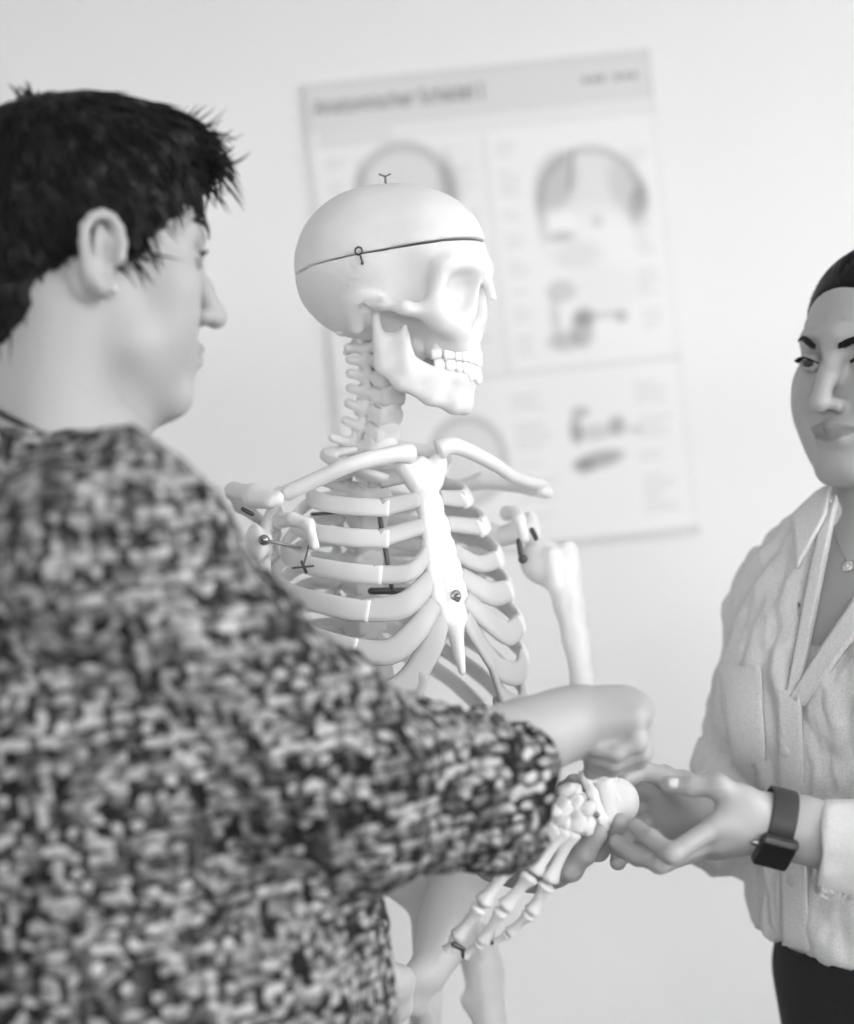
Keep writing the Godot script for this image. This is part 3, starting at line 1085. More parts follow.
func shoulders() -> void:
	for s: float in [-1.0, 1.0]:
		var right: bool = s < 0
		var g := Vector3(s * (0.15 if right else 0.16), -0.074 if right else -0.09, 0.008)          # socket of the shoulder
		var acr := Vector3(s * (0.15 if right else 0.178), -0.036 if right else -0.053, 0.018)
		var dy := 0.0 if right else -0.012
		var lo := Vector3(-0.2, -0.24, -0.13)
		var hi := Vector3(0.2, 0.0, 0.07)
		if right:
			hi.x = -0.04
		else:
			lo.x = 0.04
		var f := Field.new(lo, hi, 0.003)
		var inf := Vector3(s * 0.092, -0.21 + dy, -0.1)
		var sup := Vector3(s * 0.066, -0.028 + dy, -0.085)
		var med := Vector3(s * 0.068, -0.11 + dy, -0.108)
		var nk := g.lerp(med, 0.22)
		f.cap(g, nk, 0.013, 0.009, 0.008)
		f.ell(g + Vector3(s * 0.006, 0, 0.004), Vector3(0.008, 0.018, 0.012), 0.005)
		f.chain([nk + Vector3(0, -0.014, 0), inf], [0.0065, 0.006], 0.006)
		f.chain([nk + Vector3(0, 0.012, 0), sup, med, inf], [0.004, 0.0036, 0.004, 0.006], 0.006)
		for q in 9:
			var u := q / 8.0
			var e: Vector3 = sup.lerp(med, u * 2.0) if u < 0.5 else med.lerp(inf, u * 2.0 - 1.0)
			f.cap((nk + Vector3(0, lerpf(0.01, -0.012, u), 0)).lerp(inf, 0.75 * u * u), e, 0.0045, 0.0036, 0.008)
		f.chain([med + Vector3(0, 0.05, -0.002), Vector3(s * 0.11, -0.036 + dy, -0.085), Vector3(s * 0.146, -0.024 + dy, -0.035), acr + Vector3(0, 0.006, -0.01), acr + Vector3(-s * 0.008, 0.0, 0.014)], [0.004, 0.008, 0.008, 0.0095, 0.0075], 0.006)
		f.cap(acr + Vector3(s * 0.008, 0, -0.006), acr + Vector3(0, -0.003, 0.012), 0.006, 0.006, 0.006)
		f.chain([g + Vector3(-s * 0.022, 0.018, 0.004), Vector3(s * 0.13, g.y + 0.018, 0.036), Vector3(s * 0.122, g.y + 0.012, 0.05), Vector3(s * 0.122, g.y - 0.008, 0.056)], [0.008, 0.0062, 0.0055, 0.005], 0.005)
		part("shoulder_blade", Soup.new().field(f), M.bone, sk_root, "", sk)
		# collarbone
		var path := [Vector3(s * 0.017, -0.007, 0.072), Vector3(s * 0.034, -0.006, 0.077), Vector3(s * 0.075, -0.011, 0.066), Vector3(s * 0.104, -0.022, 0.044), acr + Vector3(-s * 0.022, 0.003, 0.004)]
		if not right:
			path = [Vector3(0.016, -0.006, 0.071), Vector3(0.034, -0.003, 0.076), Vector3(0.085, -0.023, 0.066), Vector3(0.125, -0.037, 0.044), acr + Vector3(-0.002, 0.004, 0.012)]
		for q in path.size():
			path[q] = sk * path[q]
		var ps := spline(path, 6)
		var sc := []
		for q in ps.size():
			var u := float(q) / (ps.size() - 1)
			sc.append(Vector2(lerpf(0.0092, 0.0105, u), lerpf(0.0105, 0.0078, u)) * (1.0 if right else lerpf(1.0, 0.72, u)) * (0.6 if q == 0 or q == ps.size() - 1 else 1.0) * (1.0 - 0.18 * sin(u * PI)))
		part("collarbone", Soup.new().sweep(ps, rounded(2.2, 14), sc), M.bone, sk_root)
	# fittings of the loose right shoulder
	var w := Soup.new()
	w.ball(P(264, 540, 1.815), Vector3.ONE * 0.0052)
	w.tube([P(264, 540, 1.815), P(300, 548, 1.85)], [0.0016, 0.0016], 8)
	part("joint_bolt", w, M.steel, sk_root, "bare steel bolt at the shoulder without an arm")
	w = Soup.new()
	w.tube([P(293, 568, 1.8), P(313, 566, 1.8)], [0.0011, 0.0011], 6)
	w.tube([P(302, 562, 1.795), P(306, 572, 1.8)], [0.0016, 0.0016], 6)
	w.tube([P(303, 567, 1.795), P(309, 545, 1.86)], [0.001, 0.001], 6)
	part("wing_nut", w, M.dark_steel, sk_root, "small dark wing nut below the shoulder")
	w = Soup.new()
	w.tube([P(243, 509, 1.83), P(252, 514, 1.83)], [0.0022, 0.0022], 6)
	part("screw", w, M.dark_steel, sk_root)
	w = Soup.new()
	w.tube([P(519, 541, 1.985), P(522, 560, 1.98)], [0.003, 0.003], 8)
	w.ball(P(523, 559, 1.975), Vector3.ONE * 0.0048)
	w.tube([P(532, 530, 1.99), P(536, 538, 1.985)], [0.0028, 0.0028], 6)
	part("joint_bolt", w, M.dark_steel, sk_root, "dark bolt holding the upper arm bone")

func held_arm() -> void:
	# upper arm bone
	var hd := P(541, 561, 2.015)
	var el := P(606, 812, 1.96)
	var f := Field.new(hd.min(el) - Vector3.ONE * 0.05, hd.max(el) + Vector3.ONE * 0.05, 0.003)
	var sh := P(562, 572, 2.01)
	f.ell(hd, Vector3(0.02, 0.0225, 0.022))
	f.cap(hd, P(556, 575, 2.01), 0.019, 0.016, 0.008)
	f.cap(P(566, 552, 2.01), P(566, 575, 2.01), 0.0125, 0.0135, 0.008)
	f.cap(P(551, 555, 1.995), P(555, 585, 1.995), 0.0085, 0.008, 0.006)
	f.chain([sh, P(569, 605, 2.0), P(576, 640, 1.995), P(583, 685, 1.985), P(598, 775, 1.965), el], [0.0175, 0.0142, 0.0125, 0.0115, 0.0115, 0.014], 0.008)
	f.cap(el + Vector3(-0.022, 0, 0), el + Vector3(0.022, 0, 0), 0.0105, 0.011, 0.01)
	f.cap(P(561, 560, 1.987), P(572, 640, 1.98), 0.0022, 0.0022, 0.004, true)
	part("upper_arm_bone", Soup.new().field(f), M.bone, sk_root)
	# forearm pointing at the viewer
	var ul := Soup.new()
	ul.tube(spline([P(600, 806, 1.975), P(592, 803, 1.92), P(596, 800, 1.83), P(598, 798, 1.77)], 5), [0.009, 0.009, 0.0085, 0.008, 0.0078, 0.007, 0.0065, 0.006, 0.006, 0.006, 0.006, 0.006, 0.0062, 0.0065, 0.007, 0.0075], 12)
	part("forearm_bone", ul, M.bone, sk_root)
	f = Field.new(P(600, 815, 1.97) - Vector3.ONE * 0.06, P(600, 815, 1.73) + Vector3.ONE * 0.06, 0.0024)
	f.chain([P(612, 818, 1.95), P(616, 812, 1.87), P(617, 806, 1.8)], [0.009, 0.0085, 0.012], 0.01)
	f.ell(P(616, 802, 1.762), Vector3(0.0205, 0.0215, 0.024), 0.01)
	f.cap(P(605, 786, 1.735), P(609, 816, 1.735), 0.009, 0.009, 0.006)
	f.chain([P(583, 776, 1.728), P(592, 793, 1.722), P(599, 812, 1.718), P(604, 826, 1.722)], [0.0035, 0.005, 0.0055, 0.0055], 0.004)
	f.cap(P(583, 776, 1.728), P(600, 779, 1.745), 0.004, 0.006, 0.006)
	f.cap(P(614, 779, 1.745), P(614, 774, 1.742), 0.004, 0.002, 0.004)
	f.ell(P(603, 805, 1.713), Vector3(0.0035, 0.016, 0.006), 0.003, true)
	part("forearm_bone", Soup.new().field(f), M.bone, sk_root, "rounded wrist end of the forearm bone held in the hands")
	var bq := Soup.new()
	bq.ball(P(597, 815, 1.711), Vector3.ONE * 0.0026)
	part("screw", bq, M.steel, sk_root)
	bq = Soup.new()
	bq.tube([P(586, 790, 1.722), P(594, 812, 1.716)], [0.0014, 0.0014], 6)
	part("steel_wire", bq, M.dark_steel, sk_root)
	# wrist bones
	var lumps := FastNoiseLite.new()
	lumps.seed = 6
	lumps.frequency = 90.0
	for q in [[569, 791, 1.715, 0.011, 0.007], [586, 808, 1.706, 0.0075, 0.0075], [574, 803, 1.708, 0.009, 0.0075], [564, 808, 1.705, 0.0105, 0.008], [554, 813, 1.703, 0.009, 0.0085], [586, 825, 1.705, 0.0078, 0.009], [576, 822, 1.7, 0.0085, 0.0105], [562, 822, 1.698, 0.0085, 0.008], [551, 826, 1.7, 0.0085, 0.008]]:
		var bb := Basis(Vector3.BACK, -0.6 + 0.37 * fmod(q[0], 3.0))
		part("wrist_bone", Soup.new().ball(P(q[0], q[1], q[2]), Vector3(q[3], q[4], 0.009), bb, 10, 16).ruffle(lumps, 0.0045).renormal(), M.bone, sk_root)
	# hand and finger bones: joints along each finger
	var fingers := [
		[[574, 829, 1.7], [548, 883, 1.705], [531, 913, 1.712], [509, 934, 1.722], [491, 944, 1.73]],
		[[566, 827, 1.698], [532, 874, 1.695], [503, 909, 1.7], [481, 943, 1.712], [463, 957, 1.72]],
		[[558, 826, 1.697], [513, 862, 1.69], [481, 905, 1.695], [456, 938, 1.707], [447, 951, 1.712]],
		[[551, 827, 1.7], [496, 851, 1.7], [478, 866, 1.73], [484, 868, 1.75], [494, 866, 1.755]],
		[[550, 815, 1.71], [527, 826, 1.715], [514, 846, 1.715], [509, 860, 1.725]]]
	var rads := [[0.0062, 0.0058, 0.0048, 0.0036], [0.0062, 0.0062, 0.0052, 0.004], [0.006, 0.0062, 0.0055, 0.0045], [0.0055, 0.005, 0.0045, 0.0035], [0.006, 0.006, 0.0045]]
	for i in fingers.size():
		for k in fingers[i].size() - 1:
			var a: Array = fingers[i][k]
			var b: Array = fingers[i][k + 1]
			var pa := P(a[0], a[1], a[2])
			var pb := P(b[0], b[1], b[2])
			var dir := (pb - pa).normalized()
			part("hand_bone" if k == 0 else "finger_bone", long_bone(pa + dir * 0.001, pb - dir * 0.001, rads[i][k]), M.bone, sk_root)
	var wire := Soup.new()
	wire.tube([P(454, 944, 1.703), P(463, 949, 1.703)], [0.0028, 0.0024], 6)
	wire.tube([P(463, 949, 1.703), P(463, 957, 1.705)], [0.0014, 0.0014], 6)
	part("steel_wire", wire, M.dark_steel, sk_root, "dark metal wire tip at a finger joint")
	wire = Soup.new()
	wire.tube([P(487, 941, 1.715), P(492, 943, 1.712)], [0.002, 0.002], 6)
	part("steel_wire", wire, M.dark_steel, sk_root)

func pelvis_and_legs() -> void:
	var pl := Transform3D(sk.basis, S(-0.02, -0.49, -0.075))
	for s: float in [-1.0, 1.0]:
		var lo := Vector3(0.0 if s > 0 else -0.17, -0.12, -0.12)
		var f := Field.new(lo - Vector3(0.015, 0, 0), lo + Vector3(0.185, 0.28, 0.21), 0.0036)
		var crest := [Vector3(s * 0.042, 0.07, -0.085), Vector3(s * 0.07, 0.115, -0.07), Vector3(s * 0.105, 0.128, -0.03), Vector3(s * 0.13, 0.118, 0.015), Vector3(s * 0.128, 0.088, 0.05), Vector3(s * 0.118, 0.068, 0.06)]
		f.chain(crest, [0.009, 0.008, 0.008, 0.009, 0.009, 0.009], 0.008)
		var root := Vector3(s * 0.078, 0.028, 0.0)
		for q in 13:
			var u := q / 12.0 * 5.0
			var k := mini(int(u), 4)
			var e: Vector3 = crest[k].lerp(crest[k + 1], u - k)
			f.cap(root + Vector3(0, 0, lerpf(-0.025, 0.02, u / 5.0)), e, 0.009, 0.005, 0.012)
		f.cap(Vector3(s * 0.118, 0.068, 0.06), Vector3(s * 0.098, 0.03, 0.035), 0.008, 0.012, 0.012)
		f.chain([Vector3(s * 0.085, 0.06, 0.035), Vector3(s * 0.06, 0.02, 0.05), Vector3(s * 0.024, -0.022, 0.06)], [0.024, 0.026, 0.016], 0.02)
		f.ell(Vector3(s * 0.083, 0.0, 0.0), Vector3(0.026, 0.035, 0.033), 0.012)
		f.ell(Vector3(s * 0.108, -0.008, 0.008), Vector3(0.026, 0.026, 0.026), 0.004, true)
		f.chain([Vector3(s * 0.078, 0.012, 0.028), Vector3(s * 0.04, -0.005, 0.052), Vector3(s * 0.013, -0.018, 0.06)], [0.022, 0.0165, 0.0135], 0.012)
		f.chain([Vector3(s * 0.011, -0.018, 0.06), Vector3(s * 0.01, -0.045, 0.05), Vector3(s * 0.035, -0.07, 0.022), Vector3(s * 0.058, -0.09, -0.01)], [0.013, 0.0125, 0.009, 0.013], 0.01)
		f.chain([Vector3(s * 0.082, -0.02, -0.02), Vector3(s * 0.066, -0.092, -0.018)], [0.016, 0.016], 0.01)
		part("hip_bone", Soup.new().field(f), M.bone, sk_root, "", pl)
		# leg
		f = Field.new(Vector3(minf(s * 0.05, s * 0.18), -0.5, -0.06), Vector3(maxf(s * 0.05, s * 0.18), 0.05, 0.06), 0.0042)
		f.ell(Vector3(s * 0.1, -0.004, 0.006), Vector3.ONE * 0.0235)
		f.cap(Vector3(s * 0.103, -0.006, 0.005), Vector3(s * 0.134, -0.036, -0.006), 0.0155, 0.018, 0.01)
		f.cap(Vector3(s * 0.142, -0.018, -0.014), Vector3(s * 0.142, -0.055, -0.008), 0.017, 0.017, 0.012)
		f.cap(Vector3(s * 0.122, -0.078, -0.016), Vector3(s * 0.128, -0.09, -0.01), 0.009, 0.01, 0.012)
		f.chain([Vector3(s * 0.136, -0.05, -0.004), Vector3(s * 0.134, -0.14, 0.006), Vector3(s * 0.124, -0.28, 0.014), Vector3(s * 0.112, -0.41, 0.0)], [0.019, 0.0145, 0.014, 0.018], 0.012)
		f.cap(Vector3(s * 0.088, -0.43, -0.008), Vector3(s * 0.13, -0.43, -0.008), 0.022, 0.022, 0.012)
		part("thigh_bone", Soup.new().field(f), M.bone, sk_root, "", pl)
		var kn: Vector3 = pl * Vector3(s * 0.108, -0.462, 0.0)
		var an: Vector3 = Vector3(kn.x, 0.075, kn.z) - sk.basis.x * s * 0.01
		part("shin_bone", long_bone(kn + Vector3(0, 0.004, 0), an, 0.0135, 12), M.bone, sk_root)
		var off: Vector3 = sk.basis.x * s * 0.03 - sk.basis.z * 0.012
		part("calf_bone", long_bone(kn + off - Vector3(0, 0.03, 0), an + off - Vector3(0, 0.01, 0), 0.006), M.bone, sk_root)
		var ft := Soup.new()
		var fz: Vector3 = sk.basis.z
		ft.tube([Vector3(an.x, 0.028, an.z) - fz * 0.04, Vector3(an.x, 0.05, an.z), Vector3(an.x, 0.03, an.z) + fz * 0.07, Vector3(an.x, 0.013, an.z) + fz * 0.15], [0.024, 0.024, 0.022, 0.012], 12)
		part("foot_bones", ft, M.bone, sk_root)
	var f := Field.new(Vector3(-0.08, -0.06, -0.15), Vector3(0.08, 0.12, -0.02), 0.004)
	f.chain([Vector3(0, 0.075, -0.055), Vector3(0, 0.04, -0.085), Vector3(0, 0.0, -0.1), Vector3(0, -0.045, -0.085)], [0.028, 0.024, 0.02, 0.012], 0.012)
	for s: float in [-1.0, 1.0]:
		f.cap(Vector3(s * 0.02, 0.075, -0.06), Vector3(s * 0.045, 0.055, -0.075), 0.02, 0.018, 0.012)
		f.cap(Vector3(s * 0.04, 0.05, -0.078), Vector3(s * 0.018, -0.03, -0.098), 0.016, 0.012, 0.012)
	part("sacrum", Soup.new().field(f), M.bone, sk_root, "", pl)
	var so := Soup.new()
	so.tube([pl * Vector3(0.012, 0.006, 0.066), pl * Vector3(0.012, 0.006, 0.062)], [0.004, 0.004], 8)
	# stand that carries the model
	var foot := pl * Vector3(0, 0, -0.135)
	var st := Soup.new()
	st.tube([Vector3(foot.x, 0.04, foot.z), Vector3(foot.x, foot.y + 0.02, foot.z)], [0.0125, 0.0125], 12)
	for k in 5:
		var a := TAU * k / 5.0
		st.tube([Vector3(foot.x, 0.05, foot.z), Vector3(foot.x + cos(a) * 0.27, 0.03, foot.z + sin(a) * 0.27)], [0.016, 0.012], 8)
		st.ball(Vector3(foot.x + cos(a) * 0.27, 0.022, foot.z + sin(a) * 0.27), Vector3(0.022, 0.022, 0.022))
	part("stand", st, M.steel, sk_root, "wheeled steel stand")
# ---------------------------------------------------------------- people: shared
class FacePainter extends Painter:
	var inv := Transform3D()
	var skin := 0.5
	var lips := 0.3
	var mouth := Vector3.ZERO
	var half := Vector2(0.024, 0.0085)
	var smile := 0.0
	func tone(p: Vector3) -> Color:
		var q := inv * p
		var g := skin
		var u := (q.x - mouth.x) / half.x
		if q.z > 0.05 and absf(u) < 1.05:
			var high := half.y * (1.0 - 0.9 * u * u) + 0.0008
			g = lerpf(lips, skin, smoothstep(0.78, 1.12, absf(q.y - mouth.y - smile * u * u) / high))
		return Color(g, g, g)

func limits(ps: Array, m: float) -> Array:
	var lo: Vector3 = ps[0]
	var hi: Vector3 = ps[0]
	for p: Vector3 in ps:
		lo = lo.min(p)
		hi = hi.max(p)
	return [lo - Vector3.ONE * m, hi + Vector3.ONE * m]

func at_pixels(rows: Array) -> Array:
	var o := []
	for q in rows:
		o.append(P(q[0], q[1], q[2]))
	return o

# a hand in a field of its own: forearm and wrist points with radii, then thumb and four fingers, each a chain of joints
func hand_field(arm: Array, arm_r: Array, fingers: Array, thick: float, cell := 0.0022) -> Field:
	var all := arm.duplicate()
	for c in fingers:
		all.append_array(c)
	var b := limits(all, 0.035)
	var f := Field.new(b[0], b[1], cell)
	f.chain(arm, arm_r, 0.012)
	var w: Vector3 = arm[-1]
	for k in fingers.size():
		var c: Array = fingers[k]
		var r: float = [0.0105, 0.0092, 0.0094, 0.009, 0.008][k] * thick
		if k == 0:
			f.cap(w, c[0], 0.017 * thick, 0.0155 * thick, 0.016)
			f.cap(c[0], c[1], 0.015 * thick, r * 1.12, 0.012)
		else:
			f.cap(w.lerp(c[0], 0.12), c[0], 0.0155 * thick, r * 1.18, 0.014)
			if k > 1:
				f.cap(fingers[k - 1][0].lerp(w, 0.12), c[0].lerp(w, 0.12), 0.0105 * thick, 0.0105 * thick, 0.01)
				f.cap(fingers[k - 1][0].lerp(w, 0.45), c[0].lerp(w, 0.45), 0.0125 * thick, 0.0125 * thick, 0.012)
	if fingers.size() > 2:
		f.cap(fingers[0][0], fingers[1][0].lerp(w, 0.3), 0.012 * thick, 0.011 * thick, 0.014)
	for k in fingers.size():
		var c: Array = fingers[k]
		var r: float = [0.0105, 0.0092, 0.0094, 0.009, 0.008][k] * thick
		var n := c.size()
		for q in range(1 if k == 0 else 0, n - 1):
			var ra := r * (1.08 - 0.1 * q)
			var rb := r * (1.08 - 0.1 * (q + 1))
			f.cap(c[q], c[q + 1], ra, rb, 0.0026)
			if q > 0 and q < n - 1:
				f.ell(c[q], Vector3.ONE * ra * 1.06, 0.003)
	return f

# head: x to its left, y up, z forward from the middle between the ears
func head_field(t: Transform3D, cell: float, lo: Vector3, hi: Vector3, drop := 0.0, full := 0.0) -> Field:
	var f := Field.new(lo, hi, cell)
	var b := t.basis
	var E := func_ell.new(f, t)
	E.ell(Vector3(0, 0.046, -0.01), Vector3(0.074, 0.08, 0.093), 0.0)
	E.ell(Vector3(0, 0.012, 0.036), Vector3(0.062, 0.074, 0.05), 0.02)
	E.ell(Vector3(0, -0.048, 0.038), Vector3(0.05, 0.052, 0.044), 0.02)
	for s: float in [-1.0, 1.0]:
		E.cap(Vector3(s * 0.05, -0.02, 0.005), Vector3(s * 0.047, -0.06, 0.02), 0.017, 0.015, 0.02)
		E.cap(Vector3(s * 0.047, -0.06, 0.02), Vector3(s * 0.014, -0.096, 0.068), 0.015, 0.0155, 0.02)
		E.ell(Vector3(s * 0.04, -0.012, 0.056), Vector3(0.022, 0.02, 0.022), 0.022)
		E.ell(Vector3(s * 0.032, -0.042, 0.055), Vector3(0.024, 0.03, 0.024), 0.022)
		E.cap(Vector3(s * 0.008, 0.034, 0.084), Vector3(s * 0.042, 0.032, 0.066), 0.011, 0.01, 0.018)
	if full > 0.0:
		for s: float in [-1.0, 1.0]:
			E.ell(Vector3(s * 0.044, -0.034, 0.046), Vector3(0.023, 0.034, 0.027), 0.02)
			E.ell(Vector3(s * 0.027, -0.072, 0.05), Vector3(0.019, 0.022, 0.024), 0.02)
	E.ell(Vector3(0, -0.092, 0.069), Vector3(0.019, 0.0165, 0.0165), 0.016)
	E.ell(Vector3(0, -0.062, 0.074), Vector3(0.026, 0.022, 0.018), 0.014)
	for s: float in [-1.0, 1.0]:
		E.ell(Vector3(s * 0.0315, 0.013 + drop, 0.0885), Vector3(0.0165, 0.0095, 0.012), 0.012, true)
	# nose
	var nose := drop * 0.8
	E.cap(Vector3(0, 0.024, 0.084), Vector3(0, -0.006, 0.096), 0.0088, 0.0085, 0.012)
	E.cap(Vector3(0, -0.006, 0.097), Vector3(0, -0.028 + nose, 0.109), 0.0085, 0.0098, 0.008)
	for s: float in [-1.0, 1.0]:
		E.ell(Vector3(s * 0.0115, -0.03 + nose, 0.0955), Vector3(0.0068, 0.0068, 0.009), 0.008)
		E.ell(Vector3(s * 0.0062, -0.0375 + nose, 0.1), Vector3(0.0036, 0.0035, 0.005), 0.002, true)
	# lips
	E.cap(Vector3(0, -0.0565, 0.0935), Vector3(-0.019 - 0.004 * full, -0.0595 + 0.003 * full, 0.0835 - 0.003 * full), 0.0054, 0.0035, 0.006)
	E.cap(Vector3(0, -0.0565, 0.0935), Vector3(0.019 + 0.004 * full, -0.0595 + 0.003 * full, 0.0835 - 0.003 * full), 0.0054, 0.0035, 0.006)
	E.cap(Vector3(-0.012, -0.0665, 0.0885), Vector3(0.012, -0.0665, 0.0885), 0.0064, 0.0064, 0.006)
	for s: float in [-1.0, 1.0]:
		E.cap(Vector3(0, -0.0612, 0.1005), Vector3(s * (0.023 + 0.004 * full), -0.0612 + 0.003 * full, 0.0885 - 0.003 * full), 0.0012, 0.0012, 0.004, true)
		# eyelids round the eyeball
		E.chain([Vector3(s * 0.0185, 0.0105 + drop, 0.08), Vector3(s * 0.025, 0.0172 + drop, 0.0856), Vector3(s * 0.034, 0.0184 + drop, 0.0856), Vector3(s * 0.0455, 0.0125 + drop, 0.076)], [0.0022, 0.0026, 0.0026, 0.0022], 0.003)
		E.chain([Vector3(s * 0.0185, 0.0105 + drop, 0.08), Vector3(s * 0.026, 0.0068 + drop, 0.0838), Vector3(s * 0.036, 0.0072 + drop, 0.083), Vector3(s * 0.0455, 0.0125 + drop, 0.076)], [0.0022, 0.0024, 0.0024, 0.0022], 0.003)
	return f

class func_ell:
	# shapes given in the axes of t
	var f: Field
	var t: Transform3D
	func _init(f_: Field, t_: Transform3D) -> void:
		f = f_
		t = t_
	func ell(q: Vector3, r: Vector3, k := 0.0, cut := false, b := Basis()) -> void:
		f.ell(t * q, r, k, cut, t.basis * b)
	func cap(a: Vector3, b: Vector3, ra: float, rb: float, k := 0.0, cut := false) -> void:
		f.cap(t * a, t * b, ra, rb, k, cut)
	func chain(ps: Array, rs: Array, k := 0.0, cut := false) -> void:
		for i in ps.size() - 1:
			cap(ps[i], ps[i + 1], rs[i], rs[i + 1], k, cut)

func ear(E: func_ell, s: float) -> void:
	var o := Vector3(s * 0.0722, 0.0, -0.008)
	var rim := []
	var rr := []
	for k in 11:
		var a := lerpf(-0.35, 4.55, k / 10.0)
		var w := 0.0165 if k < 7 else lerpf(0.0165, 0.009, (k - 6) / 4.0)
		rim.append(o + Vector3(s * (0.0105 + 0.004 * sin(a * 0.5)), 0.006 + 0.024 * sin(a) - (0.008 if k > 7 else 0.0), cos(a) * w - 0.004))
		rr.append(0.004 if k < 8 else 0.005)
	E.chain(rim, rr, 0.003)
	E.ell(o + Vector3(s * 0.004, 0.004, -0.004), Vector3(0.0055, 0.024, 0.0145), 0.005, false, Basis(Vector3.UP, s * 0.35))
	E.ell(o + Vector3(s * 0.0095, -0.0245, 0.002), Vector3(0.005, 0.0085, 0.0075), 0.005)
	E.ell(o + Vector3(s * 0.012, 0.0, 0.001), Vector3(0.006, 0.009, 0.0065), 0.003, true)
	E.cap(o + Vector3(s * 0.0085, 0.019, -0.006), o + Vector3(s * 0.0085, -0.012, -0.009), 0.0032, 0.0032, 0.004)
	E.ell(o + Vector3(s * 0.008, -0.001, 0.0105), Vector3(0.004, 0.006, 0.004), 0.004)

func brow_hair(ht: Transform3D, s: float, count: int, front: float, r: float, drop := 0.0, slope := 0.0) -> Soup:
	var brow := Soup.new()
	var rng := RandomNumberGenerator.new()
	rng.seed = 3
	for k in count:
		var u := rng.randf()
		var w := lerpf(0.0026, 0.0012, u)
		var q := Vector3(s * lerpf(0.0125, 0.048, u), 0.033 + drop - slope * (1.0 - u) + 0.0075 * sin(u * 2.4) + rng.randf_range(-w, w), lerpf(front, front - 0.026, pow(u, 1.5)))
		strand(brow, [ht * q, ht * (q + Vector3(s * 0.004, 0.001, -0.001)), ht * (q + Vector3(s * 0.008, -0.0002, -0.003))], r)
	return brow

func lashes(ht: Transform3D, s: float, y: float, count: int) -> Soup:
	var lash := Soup.new()
	for k in count:
		var u := k / (count - 1.0)
		var q: Vector3 = Vector3(s * 0.0195, y, 0.083).lerp(Vector3(s * 0.046, y + 0.0015, 0.0775), u) + Vector3(0, 0.0042 * sin(u * PI), 0.0045 * sin(u * PI))
		strand(lash, [ht * q, ht * (q + Vector3(s * 0.002 * u, -0.0005, 0.0025)), ht * (q + Vector3(s * 0.0045 * u, 0.0012, 0.0055))], 0.0008)
	return lash

func strand(s: Soup, ps: Array, r: float) -> void:
	var rs := []
	for k in ps.size():
		var u := float(k) / (ps.size() - 1)
		rs.append(r * (0.75 + 0.5 * u if u < 0.5 else 2.0 * (1.0 - u)) + 0.0001)
	var prof := PackedVector2Array([Vector2(1, 0), Vector2(0, 1), Vector2(-1, 0), Vector2(0, -1)])
	s.sweep(ps, prof, rs)

# ---------------------------------------------------------------- the person in the knitted sweater
func knit() -> void:
	# stitches of light, grey and black yarn
	var n := 1024
	var im := Image.create(n, n, false, Image.FORMAT_RGB8)
	var hm := Image.create(n, n, false, Image.FORMAT_RGB8)
	im.fill(Color(0.05, 0.05, 0.05))
	var rng := RandomNumberGenerator.new()
	rng.seed = 11
	var cols := 30
	var rows := 40
	for r in rows:
		for c in cols * 2:
			var cx := (c * 0.5 + 0.25) * n / cols
			var cy := (r + 0.5 + rng.randf_range(-0.2, 0.2)) * n / rows
			var pick := rng.randf()
			var g := rng.randf_range(0.76, 0.98) if pick < 0.36 else rng.randf_range(0.3, 0.55) if pick < 0.58 else rng.randf_range(0.02, 0.12)
			var lean := (0.5 if c % 2 == 0 else -0.5) + rng.randf_range(-0.5, 0.5)
			var ra := rng.randf_range(11, 22)
			var rb := rng.randf_range(8.5, 12.5)
			var ca := cos(lean)
			var sa := sin(lean)
			for y in range(-22, 23):
				for x in range(-22, 23):
					var u := (x * ca + y * sa) / ra
					var w := (-x * sa + y * ca) / rb
					var d := u * u + w * w
					if d < 1.0:
						var px := posmod(int(cx) + x, n)
						var py := posmod(int(cy) + y, n)
						var h := sqrt(1.0 - d)
						if hm.get_pixel(px, py).r < h + 0.12:
							var gg := g * (1.0 + 0.12 * sin((x * ca + y * sa) * 1.1))
							im.set_pixel(px, py, Color(gg, gg, gg))
							hm.set_pixel(px, py, Color(h, h, h))
	M.knit = textured(paint(0.72, 0.95), ImageTexture.create_from_image(im), ImageTexture.create_from_image(hm), 2.7, 0.4)

